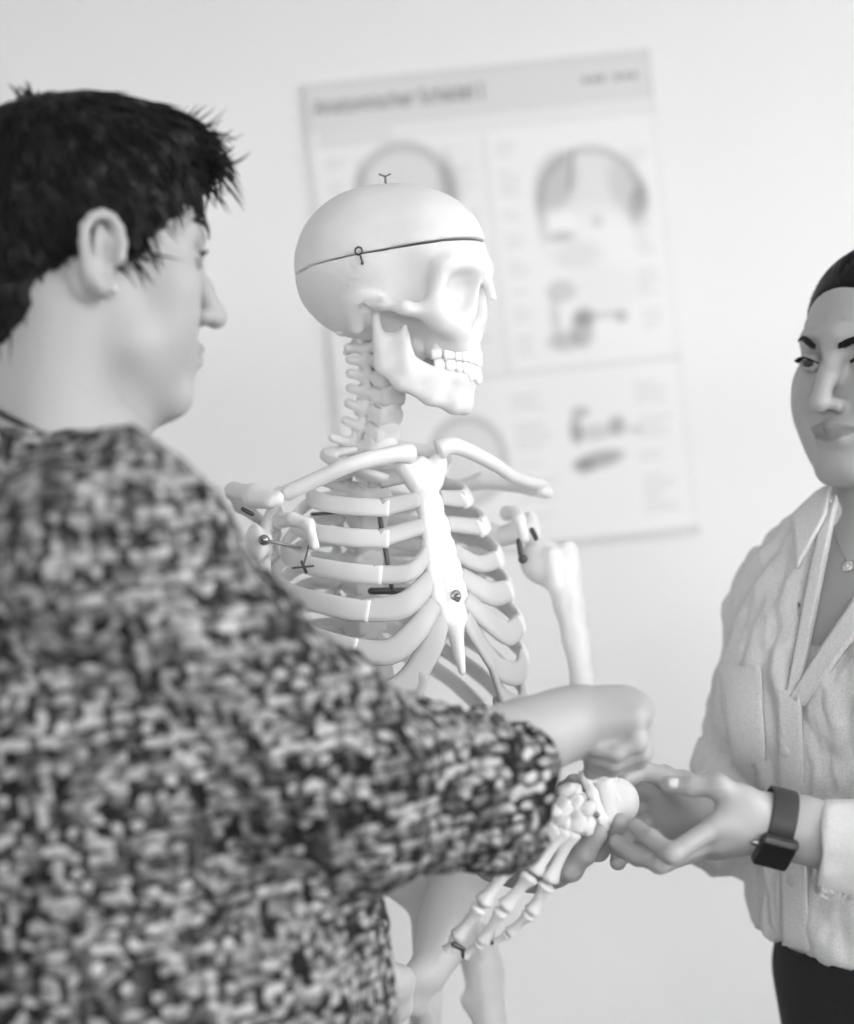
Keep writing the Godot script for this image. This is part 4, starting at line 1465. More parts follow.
func teacher() -> void:
	knit()
	var who := thing("person", "person with short dark hair in a speckled knit sweater pointing at the wrist bones", "person", Transform3D(Basis(), Vector3(P(110, 700, 1.57).x, 0, P(110, 700, 1.57).z)))
	M.skin_a = paint(1.0, 0.5)
	M.skin_a.vertex_color_use_as_albedo = true
	M.hair_a = paint(0.01, 0.45)
	M.hair_a.metallic_specular = 0.3
	M.cord = paint(0.02, 0.5)
	var tone := 0.43
	# head turned away from the viewer, nodding a little
	var hb := Basis(Vector3.UP, deg_to_rad(116)) * Basis(Vector3.RIGHT, deg_to_rad(7))
	var ht := Transform3D(hb, P(115, 256, 1.51) + hb.x * 0.079)
	var lo := ht.origin - Vector3(0.15, 0.3, 0.15)
	var hi := ht.origin + Vector3(0.15, 0.15, 0.15)
	var f := head_field(ht, 0.0026, lo, hi)
	var E := func_ell.new(f, ht)
	for s: float in [-1.0, 1.0]:
		ear(E, s)
	# neck down into the collar
	var nape := P(15, 540, 1.6)
	f.cap(ht * Vector3(0, -0.03, -0.035), nape, 0.057, 0.07, 0.03)
	f.cap(ht * Vector3(0, -0.06, 0.015), P(60, 520, 1.57), 0.046, 0.056, 0.03)
	f.cap(ht * Vector3(-0.045, -0.03, -0.03), P(35, 510, 1.53), 0.022, 0.028, 0.03)
	var neck_field := f
	var fp := FacePainter.new()
	fp.inv = ht.affine_inverse()
	fp.skin = tone
	fp.lips = 0.33
	fp.mouth = Vector3(0, -0.0615, 0.09)
	var body := Soup.new()
	body.field(f, fp)
	body.tint = Color(tone, tone, tone)
	# trunk and arms under the sweater
	var sh_r := P(103, 548, 1.39)
	var sh_l := P(140, 575, 1.72)
	var el_r := P(335, 785, 1.5)
	var el_l := P(330, 812, 1.77)
	var wr_l := P(528, 852, 1.785)
	var hip := P(110, 1100, 1.58)
	var bb := limits([sh_r, sh_l, el_r, el_l, hip, P(20, 560, 1.58), wr_l], 0.17)
	f = Field.new(bb[0], bb[1], 0.01)
	f.cap(sh_r, sh_l, 0.045, 0.045, 0.03)
	f.ell(P(75, 710, 1.57), Vector3(0.12, 0.19, 0.15), 0.05)
	f.cap(P(75, 710, 1.57), hip, 0.11, 0.12, 0.05)
	f.cap(nape, P(60, 640, 1.57), 0.055, 0.09, 0.03)
	f.cap(sh_r, el_r, 0.044, 0.038, 0.02)
	f.cap(sh_l, el_l, 0.044, 0.038, 0.02)
	f.cap(el_r, P(480, 757, 1.58), 0.038, 0.034, 0.02)
	f.cap(el_l, wr_l, 0.036, 0.026, 0.02)
	body.field(f)
	# right hand, loosely closed, its forefinger on the wrist bones
	f = hand_field(at_pixels([[455, 762, 1.565], [530, 738, 1.625], [572, 722, 1.655]]), [0.038, 0.0315, 0.0255],
		[at_pixels([[598, 734, 1.695], [604, 750, 1.705], [600, 760, 1.705], [596, 768, 1.7]]),
		at_pixels([[628, 709, 1.7], [628, 748, 1.7], [606, 764, 1.695], [592, 771, 1.695]]),
		at_pixels([[637, 711, 1.68], [637, 757, 1.68], [611, 766, 1.675], [593, 763, 1.675]]),
		at_pixels([[638, 714, 1.66], [640, 752, 1.66], [613, 762, 1.657], [595, 757, 1.657]]),
		at_pixels([[634, 718, 1.642], [637, 743, 1.64], [616, 753, 1.638], [599, 749, 1.64]])], 1.08)
	f.cap(P(560, 726, 1.65), P(620, 712, 1.675), 0.026, 0.019, 0.02)
	body.field(f)
	# left hand under the bones
	f = hand_field(at_pixels([[500, 850, 1.785], [533, 862, 1.785]]), [0.03, 0.027],
		[at_pixels([[552, 866, 1.755], [570, 868, 1.735], [585, 853, 1.725], [598, 834, 1.718]]),
		at_pixels([[570, 850, 1.79], [598, 850, 1.765], [612, 834, 1.745], [620, 821, 1.73]]),
		at_pixels([[566, 832, 1.815], [606, 834, 1.815], [622, 846, 1.8], [618, 862, 1.785]]),
		at_pixels([[560, 818, 1.825], [596, 812, 1.83], [612, 822, 1.82], [616, 834, 1.81]]),
		at_pixels([[553, 806, 1.82], [566, 790, 1.81], [574, 783, 1.8], [584, 782, 1.795]])], 1.05)
	body.field(f)
	part("body", body, M.skin_a, who)
	# eyes
	for s: float in [-1.0, 1.0]:
		var e := Soup.new()
		e.ball(ht * Vector3(s * 0.0315, 0.0125, 0.0725), Vector3.ONE * 0.0125)
		var eo := part("eye", e, paint(0.35, 0.4), who)
		e = Soup.new()
		e.ball(ht * Vector3(s * 0.0315, 0.0125, 0.0834), Vector3(0.006, 0.006, 0.0024), hb)
		part("iris", e, paint(0.03, 0.15), eo)
	for s: float in [-1.0, 1.0]:
		part("eyebrow", brow_hair(ht, s, 160, 0.0975, 0.0006), M.hair_a, who)
		part("eyelashes", lashes(ht, s, 0.0125, 20), M.hair_a, who)
	# sweater
	var turn := Basis(Vector3.UP, deg_to_rad(104))
	bb = limits([P(-150, 560, 1.57), P(400, 1180, 1.57), sh_l + Vector3(0, 0, -0.1), sh_r + Vector3(0, 0, 0.12), P(560, 790, 1.6), wr_l], 0.1)
	f = Field.new(bb[0], bb[1], 0.0075)
	f.ell(P(62, 720, 1.57), Vector3(0.215, 0.24, 0.165), 0.0, false, turn)
	f.ell(P(125, 1000, 1.58), Vector3(0.22, 0.28, 0.212), 0.08, false, turn)
	f.cap(sh_r, sh_l, 0.074, 0.072, 0.03)
	f.cap(P(28, 545, 1.59), P(70, 520, 1.56), 0.07, 0.066, 0.03)
	f.cap(sh_l, el_l, 0.066, 0.055, 0.03)
	f.cap(el_l, P(505, 836, 1.775), 0.046, 0.04, 0.03)
	f.cap(sh_r, el_r, 0.074, 0.076, 0.03)
	var cuff := P(512, 792, 1.6)
	var axis := (cuff - el_r).normalized()
	f.cap(el_r, cuff + axis * 0.06, 0.076, 0.056, 0.03)
	f.box(cuff + axis * 0.12, Vector3(0.15, 0.15, 0.11), 0.004, 0.014, true, Basis(Quaternion(Vector3.BACK, axis)))
	f.cap(P(440, 770, 1.56), P(565, 735, 1.66), 0.044, 0.039, 0.01, true)
	f.cap(ht * Vector3(0, -0.03, -0.035), nape, 0.06, 0.073, 0.008, true)
	f.cap(ht * Vector3(0, -0.06, 0.015), P(60, 510, 1.57), 0.049, 0.056, 0.008, true)
	f.cap(P(500, 846, 1.785), P(545, 856, 1.795), 0.032, 0.032, 0.006, true)
	var sw := Soup.new().field(f)
	var fn := FastNoiseLite.new()
	fn.seed = 4
	fn.frequency = 60.0
	fn.fractal_octaves = 2
	var fold := FastNoiseLite.new()
	fold.seed = 9
	fold.frequency = 11.0
	fold.fractal_octaves = 2
	sw.ruffle(fold, 0.012).ruffle(fn, 0.0035).renormal()
	part("sweater", sw, M.knit, who, "loose black and white speckled knit sweater")
	# black cord round the neck
	var cord := []
	var ring := P(16, 416, 1.575)
	for k in 15:
		var a := TAU * k / 14.0
		var out := Vector3(cos(a), -0.62 * cos(a), sin(a)).normalized()
		var p := neck_field.hit(ring + out * 0.2, -out, 0.0, 0.2)
		if p != Vector3.INF:
			cord.append(p + neck_field.normal(p) * 0.002)
	var cs := Soup.new()
	var cr := []
	for k in (cord.size() - 1) * 4 + 1:
		cr.append(0.0024)
	cs.tube(spline(cord, 4), cr, 8, false)
	part("neck_cord", cs, M.cord, who, "thin black cord round the neck")
	teacher_hair(who, ht)
	# earring
	var st := thing("earring", "small bright stud in the ear of the short-haired person", "earring", Transform3D(Basis(), ht * Vector3(-0.087, -0.0265, -0.003)))
	var es := Soup.new()
	es.ball(ht * Vector3(-0.0875, -0.0265, -0.003), Vector3.ONE * 0.0029)
	part("stud", es, paint(0.85, 0.08, 1.0), st)
	# trousers and shoes below the frame
	var tr := Field.new(limits([hip], 0.22)[0] - Vector3(0, 1.0, 0), limits([hip], 0.22)[1], 0.014)
	for s: float in [-1.0, 1.0]:
		var leg := Vector3(hip.x, 0, hip.z + s * 0.1)
		tr.chain([Vector3(leg.x, hip.y, leg.z), Vector3(leg.x + 0.01, 0.5, leg.z), Vector3(leg.x, 0.1, leg.z)], [0.12, 0.075, 0.06], 0.03)
		var shoe := Field.new(Vector3(leg.x - 0.12, 0, leg.z - 0.07), Vector3(leg.x + 0.2, 0.14, leg.z + 0.07), 0.006)
		shoe.cap(Vector3(leg.x - 0.05, 0.05, leg.z), Vector3(leg.x + 0.13, 0.04, leg.z), 0.045, 0.035, 0.0)
		shoe.cap(Vector3(leg.x - 0.03, 0.06, leg.z), Vector3(leg.x - 0.01, 0.12, leg.z), 0.045, 0.045, 0.02)
		part("shoe", Soup.new().field(shoe), paint(0.05, 0.5), who)
	part("trousers", Soup.new().field(tr), paint(0.04, 0.8), who)

func teacher_hair(who: Node3D, ht: Transform3D) -> void:
	var f := Field.new(ht.origin - Vector3(0.17, 0.14, 0.17), ht.origin + Vector3(0.17, 0.19, 0.17), 0.003)
	var E := func_ell.new(f, ht)
	E.ell(Vector3(0, 0.05, -0.016), Vector3(0.083, 0.087, 0.103))
	E.ell(Vector3(0, 0.1, 0.038), Vector3(0.06, 0.038, 0.066), 0.03)
	E.ell(Vector3(0, -0.03, -0.06), Vector3(0.058, 0.05, 0.046), 0.03)
	for s: float in [-1.0, 1.0]:
		E.cap(Vector3(s * 0.07, 0.045, 0.03), Vector3(s * 0.073, 0.008, 0.02), 0.012, 0.003, 0.012)
		E.ell(Vector3(s * 0.087, -0.004, -0.01), Vector3(0.022, 0.036, 0.022), 0.006, true)
	E.ell(Vector3(0, -0.01, 0.115), Vector3(0.11, 0.078, 0.072), 0.012, true)
	E.ell(Vector3(0, -0.11, 0.02), Vector3(0.12, 0.09, 0.075), 0.015, true)
	var hair := Soup.new().field(f)
	var fn := FastNoiseLite.new()
	fn.seed = 21
	fn.frequency = 45.0
	hair.ruffle(fn, 0.005).renormal()
	var rng := RandomNumberGenerator.new()
	rng.seed = 17
	# locks combed from the crown outward
	var crown := Vector3(0.01, 0.125, -0.05)
	for k in 2600:
		var a := rng.randf() * TAU
		var h := rng.randf_range(-0.75, 1.0)
		var dir := Vector3(cos(a) * sqrt(1.0 - h * h), h, sin(a) * sqrt(1.0 - h * h))
		var q := Vector3(0, 0.05, -0.01) + dir * 0.2
		var p0 := f.hit(ht * q, (ht.basis * -dir).normalized(), 0.02, 0.2)
		if p0 == Vector3.INF:
			continue
		var n := f.normal(p0)
		var loc := ht.affine_inverse() * p0
		if loc.y < -0.085 or (loc.z > 0.024 and loc.y < 0.06):
			continue
		var flow := ht.basis * ((loc - crown).normalized() + Vector3(0, -0.25, 0.15) + Vector3(rng.randf_range(-0.5, 0.5), rng.randf_range(-0.3, 0.3), rng.randf_range(-0.5, 0.5)))
		flow = (flow - n * flow.dot(n)).normalized()
		var length := rng.randf_range(0.018, 0.042)
		var lift := rng.randf_range(0.0, 0.14)
		var ps := []
		for j in 5:
			var u := j / 4.0
			ps.append(p0 - n * 0.001 + flow * length * u + n * (length * lift * u * (1.0 - 0.6 * u)) + Vector3(0, -0.004 * u * u, 0))
		strand(hair, ps, rng.randf_range(0.0006, 0.0016))
	# tufts standing off the fringe and the crown
	for k in 130:
		var u := rng.randf()
		var q := Vector3(rng.randf_range(-0.055, 0.045), lerpf(0.125, 0.085, u), lerpf(0.06, 0.098, u))
		var go := Vector3(rng.randf_range(-0.5, 0.2), rng.randf_range(-0.55, 0.35) - u * 0.4, 1.0).normalized()
		var length := rng.randf_range(0.012, 0.034)
		var ps := []
		for j in 6:
			var w := j / 5.0
			ps.append(ht * (q + go * length * w + Vector3(0, 0.014 * w * w * (1.0 if k % 3 == 0 else -0.8), 0)))
		strand(hair, ps, rng.randf_range(0.0006, 0.0013))
	for k in 16:
		var q := Vector3(rng.randf_range(-0.02, 0.02), 0.123, rng.randf_range(-0.055, -0.035))
		var go := Vector3(rng.randf_range(-0.5, 0.5), 0.7, rng.randf_range(-0.6, 0.2)).normalized()
		strand(hair, [ht * q, ht * (q + go * 0.01), ht * (q + go * 0.018), ht * (q + go * 0.024 + Vector3(0, -0.002, 0))], 0.0012)
	part("hair", hair, M.hair_a, who, "short tousled dark hair")
# ---------------------------------------------------------------- the person in the linen shirt
func student() -> void:
	M.skin_b = paint(1.0, 0.45)
	M.skin_b.vertex_color_use_as_albedo = true
	M.hair_b = paint(0.008, 0.4)
	M.hair_b.metallic_specular = 0.3
	M.linen = textured(paint(0.83, 0.9), noise_picture(256, 0.08, 3, 0.86, 1.0, 31), noise_picture(256, 0.16, 2, 0.0, 1.0, 32), 14.0, 0.02)
	M.linen_white = textured(paint(0.78, 0.9), noise_picture(256, 0.08, 3, 0.9, 1.0, 33), noise_picture(256, 0.16, 2, 0.0, 1.0, 34), 14.0, 0.02)
	M.denim = textured(paint(0.03, 0.85), noise_picture(256, 0.1, 3, 0.6, 1.0, 35), null, 12.0)
	var tone := 0.42
	var mid := P(862, 800, 2.0)
	var who := thing("person", "person in an open pale linen shirt holding the wrist bones in both hands", "person", Transform3D(Basis(), Vector3(mid.x, 0, mid.z)))
	# head, turned to her right
	var hb := Basis(Vector3.BACK, deg_to_rad(-9)) * Basis(Vector3.UP, deg_to_rad(-47)) * Basis(Vector3.RIGHT, deg_to_rad(3))
	var ht := Transform3D(hb, P(885, 373, 2.0))
	var f := head_field(ht, 0.0022, ht.origin - Vector3(0.14, 0.26, 0.14), ht.origin + Vector3(0.14, 0.15, 0.14), -0.005, 1.0)
	var E := func_ell.new(f, ht)
	for s: float in [-1.0, 1.0]:
		ear(E, s)
	f.cap(ht * Vector3(0, -0.04, -0.025), P(872, 560, 2.05), 0.05, 0.055, 0.03)
	var fp := FacePainter.new()
	fp.inv = ht.affine_inverse()
	fp.skin = tone
	fp.lips = 0.24
	fp.mouth = Vector3(0, -0.0605, 0.09)
	fp.half = Vector2(0.026, 0.0088)
	fp.smile = 0.0035
	var body := Soup.new()
	body.field(f, fp)
	body.tint = Color(tone, tone, tone)
	var turn := Basis(Vector3.UP, deg_to_rad(-43))
	var sh_r := P(788, 600, 2.1)
	var sh_l := P(965, 600, 1.9)
	var el_r := P(724, 828, 2.06)
	var wr_r := P(690, 812, 1.87)
	var el_l := P(985, 860, 1.73)
	# trunk
	var bb := limits([P(868, 480, 2.0), P(868, 1080, 2.0), sh_r, sh_l], 0.12)
	f = Field.new(bb[0], bb[1], 0.0065)
	body_trunk(f, turn, sh_r, sh_l, 0.0)
	f.cap(ht * Vector3(0, -0.04, -0.025), P(872, 560, 2.05), 0.0485, 0.0545, 0.035)
	body.field(f)
	# right hand, behind the bones
	f = hand_field([el_r, wr_r.lerp(el_r, 0.35), P(692, 810, 1.865)], [0.034, 0.028, 0.024],
		[at_pixels([[683, 790, 1.85], [664, 777, 1.825], [643, 771, 1.805], [624, 780, 1.79]]),
		at_pixels([[655, 793, 1.86], [612, 786, 1.85], [588, 783, 1.83], [567, 786, 1.815]]),
		at_pixels([[656, 805, 1.865], [622, 806, 1.86], [606, 816, 1.84], [598, 828, 1.825]]),
		at_pixels([[660, 818, 1.865], [632, 828, 1.855], [622, 842, 1.835], [617, 852, 1.82]]),
		at_pixels([[667, 830, 1.86], [645, 842, 1.85], [634, 852, 1.835], [624, 858, 1.825]])], 0.95)
	body.field(f)
	# left hand, nearest the viewer
	f = hand_field([el_l, P(850, 843, 1.72), P(800, 829, 1.72), P(768, 822, 1.72)], [0.036, 0.031, 0.0265, 0.0245],
		[at_pixels([[742, 806, 1.705], [718, 787, 1.695], [692, 786, 1.7], [669, 784, 1.705]]),
		at_pixels([[716, 826, 1.69], [672, 854, 1.672], [651, 839, 1.69], [635, 826, 1.705]]),
		at_pixels([[712, 840, 1.7], [660, 863, 1.69], [635, 854, 1.705], [616, 842, 1.715]]),
		at_pixels([[712, 846, 1.718], [664, 862, 1.715], [638, 857, 1.73], [620, 850, 1.745]]),
		at_pixels([[716, 848, 1.738], [676, 858, 1.742], [654, 854, 1.755], [638, 846, 1.765]])], 0.95)
	body.field(f)
	part("body", body, M.skin_b, who)
	var nail := Soup.new()
	var tb := P(669, 784, 1.705)
	nail.ball(tb + Vector3(0.004, 0.0012, 0.0078), Vector3(0.0068, 0.0048, 0.0022), Basis(Vector3.BACK, -0.1) * Basis(Vector3.RIGHT, -0.25), 6, 12)
	part("fingernail", nail, paint(0.66, 0.15), who)
	# eyes, brows, lashes
	for s: float in [-1.0, 1.0]:
		var e := Soup.new()
		e.ball(ht * Vector3(s * 0.0315, 0.0075, 0.0725), Vector3.ONE * 0.0125)
		var eo := part("eye", e, paint(0.42, 0.15), who)
		e = Soup.new()
		e.ball(ht * Vector3(s * 0.0315 - 0.0014, 0.0075, 0.0833), Vector3(0.0066, 0.0066, 0.0026), hb)
		part("iris", e, paint(0.02, 0.1), eo)
		part("eyebrow", brow_hair(ht, s, 420, 0.0985, 0.0005, -0.008, 0.003), M.hair_b, who)
		part("eyelashes", lashes(ht, s, 0.0075, 34), M.hair_b, who)
	student_hair(who, ht)
	student_shirt(who, turn, sh_r, sh_l, el_r, el_l)
	# jeans and shoes
	var hip := P(924, 972, 2.0)
	var tr := Field.new(limits([hip], 0.2)[0] - Vector3(0, 1.05, 0), limits([hip], 0.2)[1], 0.008)
	tr.ell(hip, Vector3(0.138, 0.15, 0.112), 0.0, false, turn)
	for s: float in [-1.0, 1.0]:
		var o := turn * Vector3(s * 0.075, 0, 0)
		tr.chain([hip + o, Vector3(hip.x, 0.5, hip.z) + o, Vector3(hip.x, 0.1, hip.z) + o], [0.088, 0.062, 0.05], 0.02)
		var q := Vector3(hip.x, 0, hip.z) + o
		var fw := turn * Vector3(0, 0, 1)
		var shoe := Field.new(q - Vector3(0.2, 0, 0.2), q + Vector3(0.2, 0.13, 0.2), 0.006)
		shoe.cap(q + Vector3(0, 0.04, 0) - fw * 0.05, q + Vector3(0, 0.034, 0) + fw * 0.12, 0.04, 0.03, 0.0)
		shoe.cap(q + Vector3(0, 0.05, 0) - fw * 0.03, q + Vector3(0, 0.1, 0) - fw * 0.02, 0.04, 0.042, 0.02)
		part("shoe", Soup.new().field(shoe), paint(0.5, 0.5), who)
	part("jeans", Soup.new().field(tr), M.denim, who, "dark denim jeans")
	smartwatch()
	necklace(f, turn, sh_r, sh_l)

func body_trunk(f: Field, turn: Basis, sh_r: Vector3, sh_l: Vector3, grow: float) -> void:
	var g := Vector3.ONE * grow
	f.ell(P(880, 690, 2.0), Vector3(0.145, 0.18, 0.098) + g, 0.0, false, turn)
	f.ell(P(905, 890, 2.01), Vector3(0.112, 0.19, 0.084) + g, 0.05, false, turn)
	f.cap(sh_r, sh_l, 0.042 + grow, 0.042 + grow, 0.05)
	f.cap(P(872, 560, 2.05), P(878, 620, 2.02), 0.05 + grow, 0.075 + grow, 0.04)
	for s: float in [-1.0, 1.0]:
		f.ell(P(880, 700, 2.0) + turn * Vector3(s * 0.066, 0, 0.058), Vector3(0.056, 0.06, 0.052) + g, 0.04, false, turn)

func student_hair(who: Node3D, ht: Transform3D) -> void:
	var f := Field.new(ht.origin - Vector3(0.15, 0.1, 0.16), ht.origin + Vector3(0.15, 0.17, 0.15), 0.0026)
	var E := func_ell.new(f, ht)
	E.ell(Vector3(0, 0.048, -0.012), Vector3(0.0785, 0.0835, 0.0965))
	E.ell(Vector3(0, 0.04, -0.1), Vector3(0.034, 0.034, 0.03), 0.015)
	for s: float in [-1.0, 1.0]:
		E.ell(Vector3(s * 0.085, -0.01, 0.0), Vector3(0.02, 0.035, 0.025), 0.006, true)
	E.ell(Vector3(0, -0.005, 0.105), Vector3(0.1, 0.09, 0.078), 0.008, true)
	E.ell(Vector3(0, -0.1, 0.0), Vector3(0.12, 0.085, 0.08), 0.01, true)
	var hair := Soup.new().field(f)
	var rng := RandomNumberGenerator.new()
	rng.seed = 44
	var knot := Vector3(0, 0.04, -0.1)
	for k in 1500:
		var a := rng.randf() * TAU
		var h := rng.randf_range(-0.4, 1.0)
		var dir := Vector3(cos(a) * sqrt(1.0 - h * h), h, sin(a) * sqrt(1.0 - h * h))
		var p0 := f.hit(ht * (Vector3(0, 0.05, -0.01) + dir * 0.19), (ht.basis * -dir).normalized(), 0.02, 0.18)
		if p0 == Vector3.INF:
			continue
		var ps := []
		var p := p0
		for j in 7:
			var n := f.normal(p)
			var off := f.value(p)
			if absf(off) > 0.006:
				break
			p -= n * off
			ps.append(p + n * 0.0002)
			var flow := (ht * knot - p).normalized()
			p += (flow - n * flow.dot(n)).normalized() * 0.011
		if ps.size() > 2:
			strand(hair, ps, rng.randf_range(0.0005, 0.001))
	part("hair", hair, M.hair_b, who, "dark hair combed tightly back")

func student_shirt(who: Node3D, turn: Basis, sh_r: Vector3, sh_l: Vector3, el_r: Vector3, el_l: Vector3) -> void:
	# white top under the shirt
	var bb := limits([P(868, 600, 2.0), P(868, 960, 2.0), sh_r, sh_l], 0.12)
	var f := Field.new(bb[0], bb[1], 0.006)
	body_trunk(f, turn, sh_r, sh_l, 0.005)
	f.plane(P(810, 648, 1.9), Vector3(0.1, 1, 0).normalized(), 0.003)
	f.plane(P(800, 900, 1.95), Vector3(0, -1, 0), 0.003)
	part("undershirt", Soup.new().field(f), M.linen_white, who, "white top under the open shirt")
	bb = limits([P(868, 480, 2.0), P(868, 990, 2.0), sh_r, sh_l, el_r, el_l, P(700, 800, 1.9)], 0.13)
	f = Field.new(bb[0], bb[1], 0.005)
	body_trunk(f, turn, sh_r, sh_l, 0.018)
	f.ell(P(888, 895, 2.0), Vector3(0.142, 0.17, 0.115), 0.05, false, turn)
	# hem: longer at the right-hand tail
	f.plane(P(790, 948, 1.95), Vector3(-0.35, -1, 0).normalized(), 0.006)
	f.cap(sh_r, el_r, 0.053, 0.044, 0.015)
	f.cap(el_r, P(706, 822, 1.94), 0.045, 0.036, 0.02)
	f.cap(sh_l, el_l, 0.056, 0.05, 0.03)
	var whole_shirt := f.copy()
	# open collar: a long wedge from the neck to the first closed button
	var cutting := []
	for q in [Vector2(797, 698), Vector2(808, 660), Vector2(822, 610), Vector2(842, 550)]:
		var p := seen_on(whole_shirt, q.x, q.y, 1.6)
		cutting.append(p - whole_shirt.normal(p) * 0.006)
	cutting.append(P(868, 500, 1.93))
	cutting.append(P(880, 440, 1.97))
	f.chain(cutting, [0.006, 0.017, 0.026, 0.038, 0.058, 0.08], 0.003, true)
	f.cap(P(872, 440, 2.04), P(872, 560, 2.05), 0.062, 0.056, 0.004, true)
	var shirt := Soup.new().field(f)
	var fold := FastNoiseLite.new()
	fold.seed = 77
	fold.frequency = 1.0
	fold.fractal_octaves = 2
	shirt.folds(fold, 0.009, Vector3(30, 6, 30))
	fold.seed = 78
	shirt.folds(fold, 0.004, Vector3(40, 26, 40)).renormal()
	var so := part("shirt", shirt, M.linen, who, "pale crumpled linen shirt worn open at the neck")
	var near := 1.6
	# collar flap, front edges, pocket, buttons
	part("collar", patch(whole_shirt, [Vector2(798, 522), Vector2(834, 488), Vector2(830, 520), Vector2(803, 572)], near, 0.011, 0.004), M.linen, so)
	part("front_edge", patch(whole_shirt, [Vector2(824, 510), Vector2(838, 498), Vector2(801, 690), Vector2(788, 690)], near, 0.004, 0.006, 6, 16), M.linen, so)
	part("front_edge", patch(whole_shirt, [Vector2(862, 590), Vector2(880, 606), Vector2(806, 706), Vector2(792, 696)], near, 0.006, 0.006, 6, 16), M.linen, so)
	part("front_edge", patch(whole_shirt, [Vector2(893, 508), Vector2(908, 518), Vector2(881, 604), Vector2(863, 588)], near, 0.006, 0.006, 6, 10), M.linen, so)
	part("collar", patch(whole_shirt, [Vector2(903, 492), Vector2(935, 520), Vector2(934, 572), Vector2(898, 528)], near, 0.011, 0.004), M.linen, so)
	part("button_placket", patch(whole_shirt, [Vector2(780, 690), Vector2(803, 690), Vector2(812, 948), Vector2(786, 942)], near, 0.006, 0.004, 6, 20), M.linen, so)
	for q in [Vector2(788, 749), Vector2(791, 793), Vector2(797, 880)]:
		var p := seen_on(whole_shirt, q.x, q.y, near)
		if p == Vector3.INF:
			continue
		var n := whole_shirt.normal(p)
		var b := Basis(Quaternion(Vector3.UP, n))
		var s := Soup.new()
		s.ball(p + n * 0.0085, Vector3(0.0058, 0.0018, 0.0058), b, 6, 14)
		part("button", s, paint(0.6, 0.2), so)
	part("pocket", patch(whole_shirt, [Vector2(724, 668), Vector2(764, 668), Vector2(768, 758), Vector2(738, 762)], near, 0.007, 0.003), M.linen, so)
	# rolled cuff of the near sleeve with its frayed edge
	var a := P(818, 846, 1.72)
	var b := P(990, 862, 1.7)
	f = Field.new(limits([a, b], 0.07)[0], limits([a, b], 0.07)[1], 0.0024)
	f.cap(a - (b - a).normalized() * 0.02, b, 0.039, 0.054, 0.0)
	f.box(a - (b - a).normalized() * 0.05, Vector3(0.1, 0.1, 0.05), 0.002, 0.005, true, Basis(Quaternion(Vector3.BACK, (b - a).normalized())))
	f.cap(a - (b - a).normalized() * 0.05, b, 0.031, 0.042, 0.003, true)
	var cuff := Soup.new().field(f)
	fold.seed = 80
	cuff.folds(fold, 0.0022, Vector3(16, 22, 22)).renormal()
	var rng := RandomNumberGenerator.new()
	rng.seed = 8
	for k in 60:
		var p := P(rng.randf_range(822, 852), rng.randf_range(886, 892), rng.randf_range(1.69, 1.705))
		strand(cuff, [p, p + Vector3(rng.randf_range(-0.006, 0.004), -0.003, 0.002), p + Vector3(rng.randf_range(-0.01, 0.006), rng.randf_range(-0.01, -0.003), 0.003)], 0.0009)
	part("rolled_cuff", cuff, M.linen_white, so, "white rolled sleeve cuff with a frayed edge")

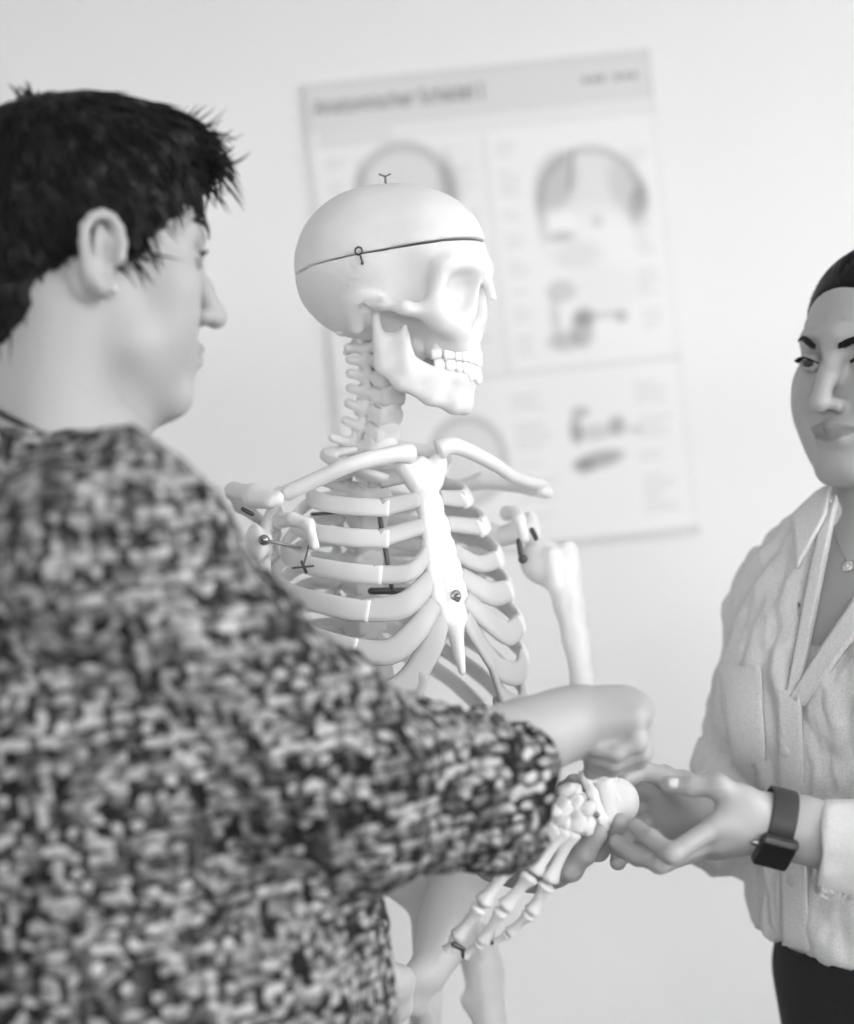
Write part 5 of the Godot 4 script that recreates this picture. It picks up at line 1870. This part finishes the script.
func smartwatch() -> void:
	var w := P(777, 822, 1.72)
	var ax := (P(850, 843, 1.72) - P(768, 822, 1.72)).normalized()
	var n := Vector3(-0.12, -0.72, 0.68)
	n = (n - ax * n.dot(ax)).normalized()
	var sd := n.cross(ax).normalized()
	var t := thing("smartwatch", "black smartwatch with a dark square screen on the wrist by the white cuff", "watch", Transform3D(Basis(), w))
	M.strap = paint(0.035, 0.5)
	M.case_black = paint(0.02, 0.2)
	# strap: a flat band round the wrist
	var ps := []
	var ups := []
	var sc := []
	for k in 33:
		var a := TAU * k / 32.0 + 0.55
		if a > 0.55 + TAU - 1.1:
			break
		ps.append(w + n * cos(a) * 0.0285 + sd * sin(a) * 0.0275)
		ups.append((n * cos(a) + sd * sin(a)).normalized())
		sc.append(Vector2(0.0115, 0.0016))
	part("strap", Soup.new().sweep(ps, rounded(5.0, 16), sc, ups), M.strap, t, "black rubber strap")
	var b := Basis(ax, sd * 1.0, ax.cross(sd).normalized())
	if b.z.dot(n) < 0.0:
		b = Basis(ax, -sd, -b.z)
	var q := w + n * 0.031
	var f := Field.new(q - Vector3.ONE * 0.04, q + Vector3.ONE * 0.04, 0.0012)
	f.box(q, Vector3(0.0165, 0.0195, 0.0055), 0.0048, 0.0, false, b)
	var c := part("case", Soup.new().field(f), paint(0.06, 0.25, 0.6), t)
	f = Field.new(q - Vector3.ONE * 0.04, q + Vector3.ONE * 0.04, 0.0012)
	f.box(q + n * 0.0035, Vector3(0.0152, 0.018, 0.003), 0.0028, 0.0, false, b)
	part("screen", Soup.new().field(f), M.case_black, c, "dark glass screen")
	var cr := Soup.new()
	cr.tube([q - ax * 0.017 + sd * 0.006, q - ax * 0.0205 + sd * 0.006], [0.0034, 0.0032], 12)
	part("crown", cr, paint(0.3, 0.25, 0.9), c)

func necklace(_f: Field, turn: Basis, sh_r: Vector3, sh_l: Vector3) -> void:
	var bb := limits([P(868, 480, 2.0), P(868, 700, 2.0), sh_r, sh_l], 0.12)
	var f := Field.new(bb[0], bb[1], 0.0065)
	body_trunk(f, turn, sh_r, sh_l, 0.0)
	f.cap(P(886, 420, 1.98), P(868, 560, 2.02), 0.05, 0.055, 0.03)
	var t := thing("necklace", "fine chain with a small round pendant at the open collar", "necklace", Transform3D(Basis(), P(850, 560, 1.88)))
	var ps := []
	for q in spline([Vector2(832, 500), Vector2(834, 525), Vector2(840, 548), Vector2(849, 562), Vector2(862, 556), Vector2(880, 535), Vector2(895, 505)], 5):
		var p := seen_on(f, q.x, q.y, 1.6)
		if p != Vector3.INF:
			ps.append(p + f.normal(p) * 0.0012)
	var rs := []
	for k in ps.size():
		rs.append(0.0007)
	part("chain", Soup.new().tube(ps, rs, 6), paint(0.75, 0.2, 0.9), t)
	var p := seen_on(f, 849, 567, 1.6)
	var n := f.normal(p)
	var s := Soup.new()
	s.ball(p + n * 0.003, Vector3(0.0062, 0.0016, 0.0062), Basis(Quaternion(Vector3.UP, n)), 6, 16)
	s.ball(p + n * 0.0045, Vector3(0.0028, 0.0014, 0.0028), Basis(Quaternion(Vector3.UP, n)), 6, 12)
	part("pendant", s, paint(0.8, 0.25, 0.7), t)
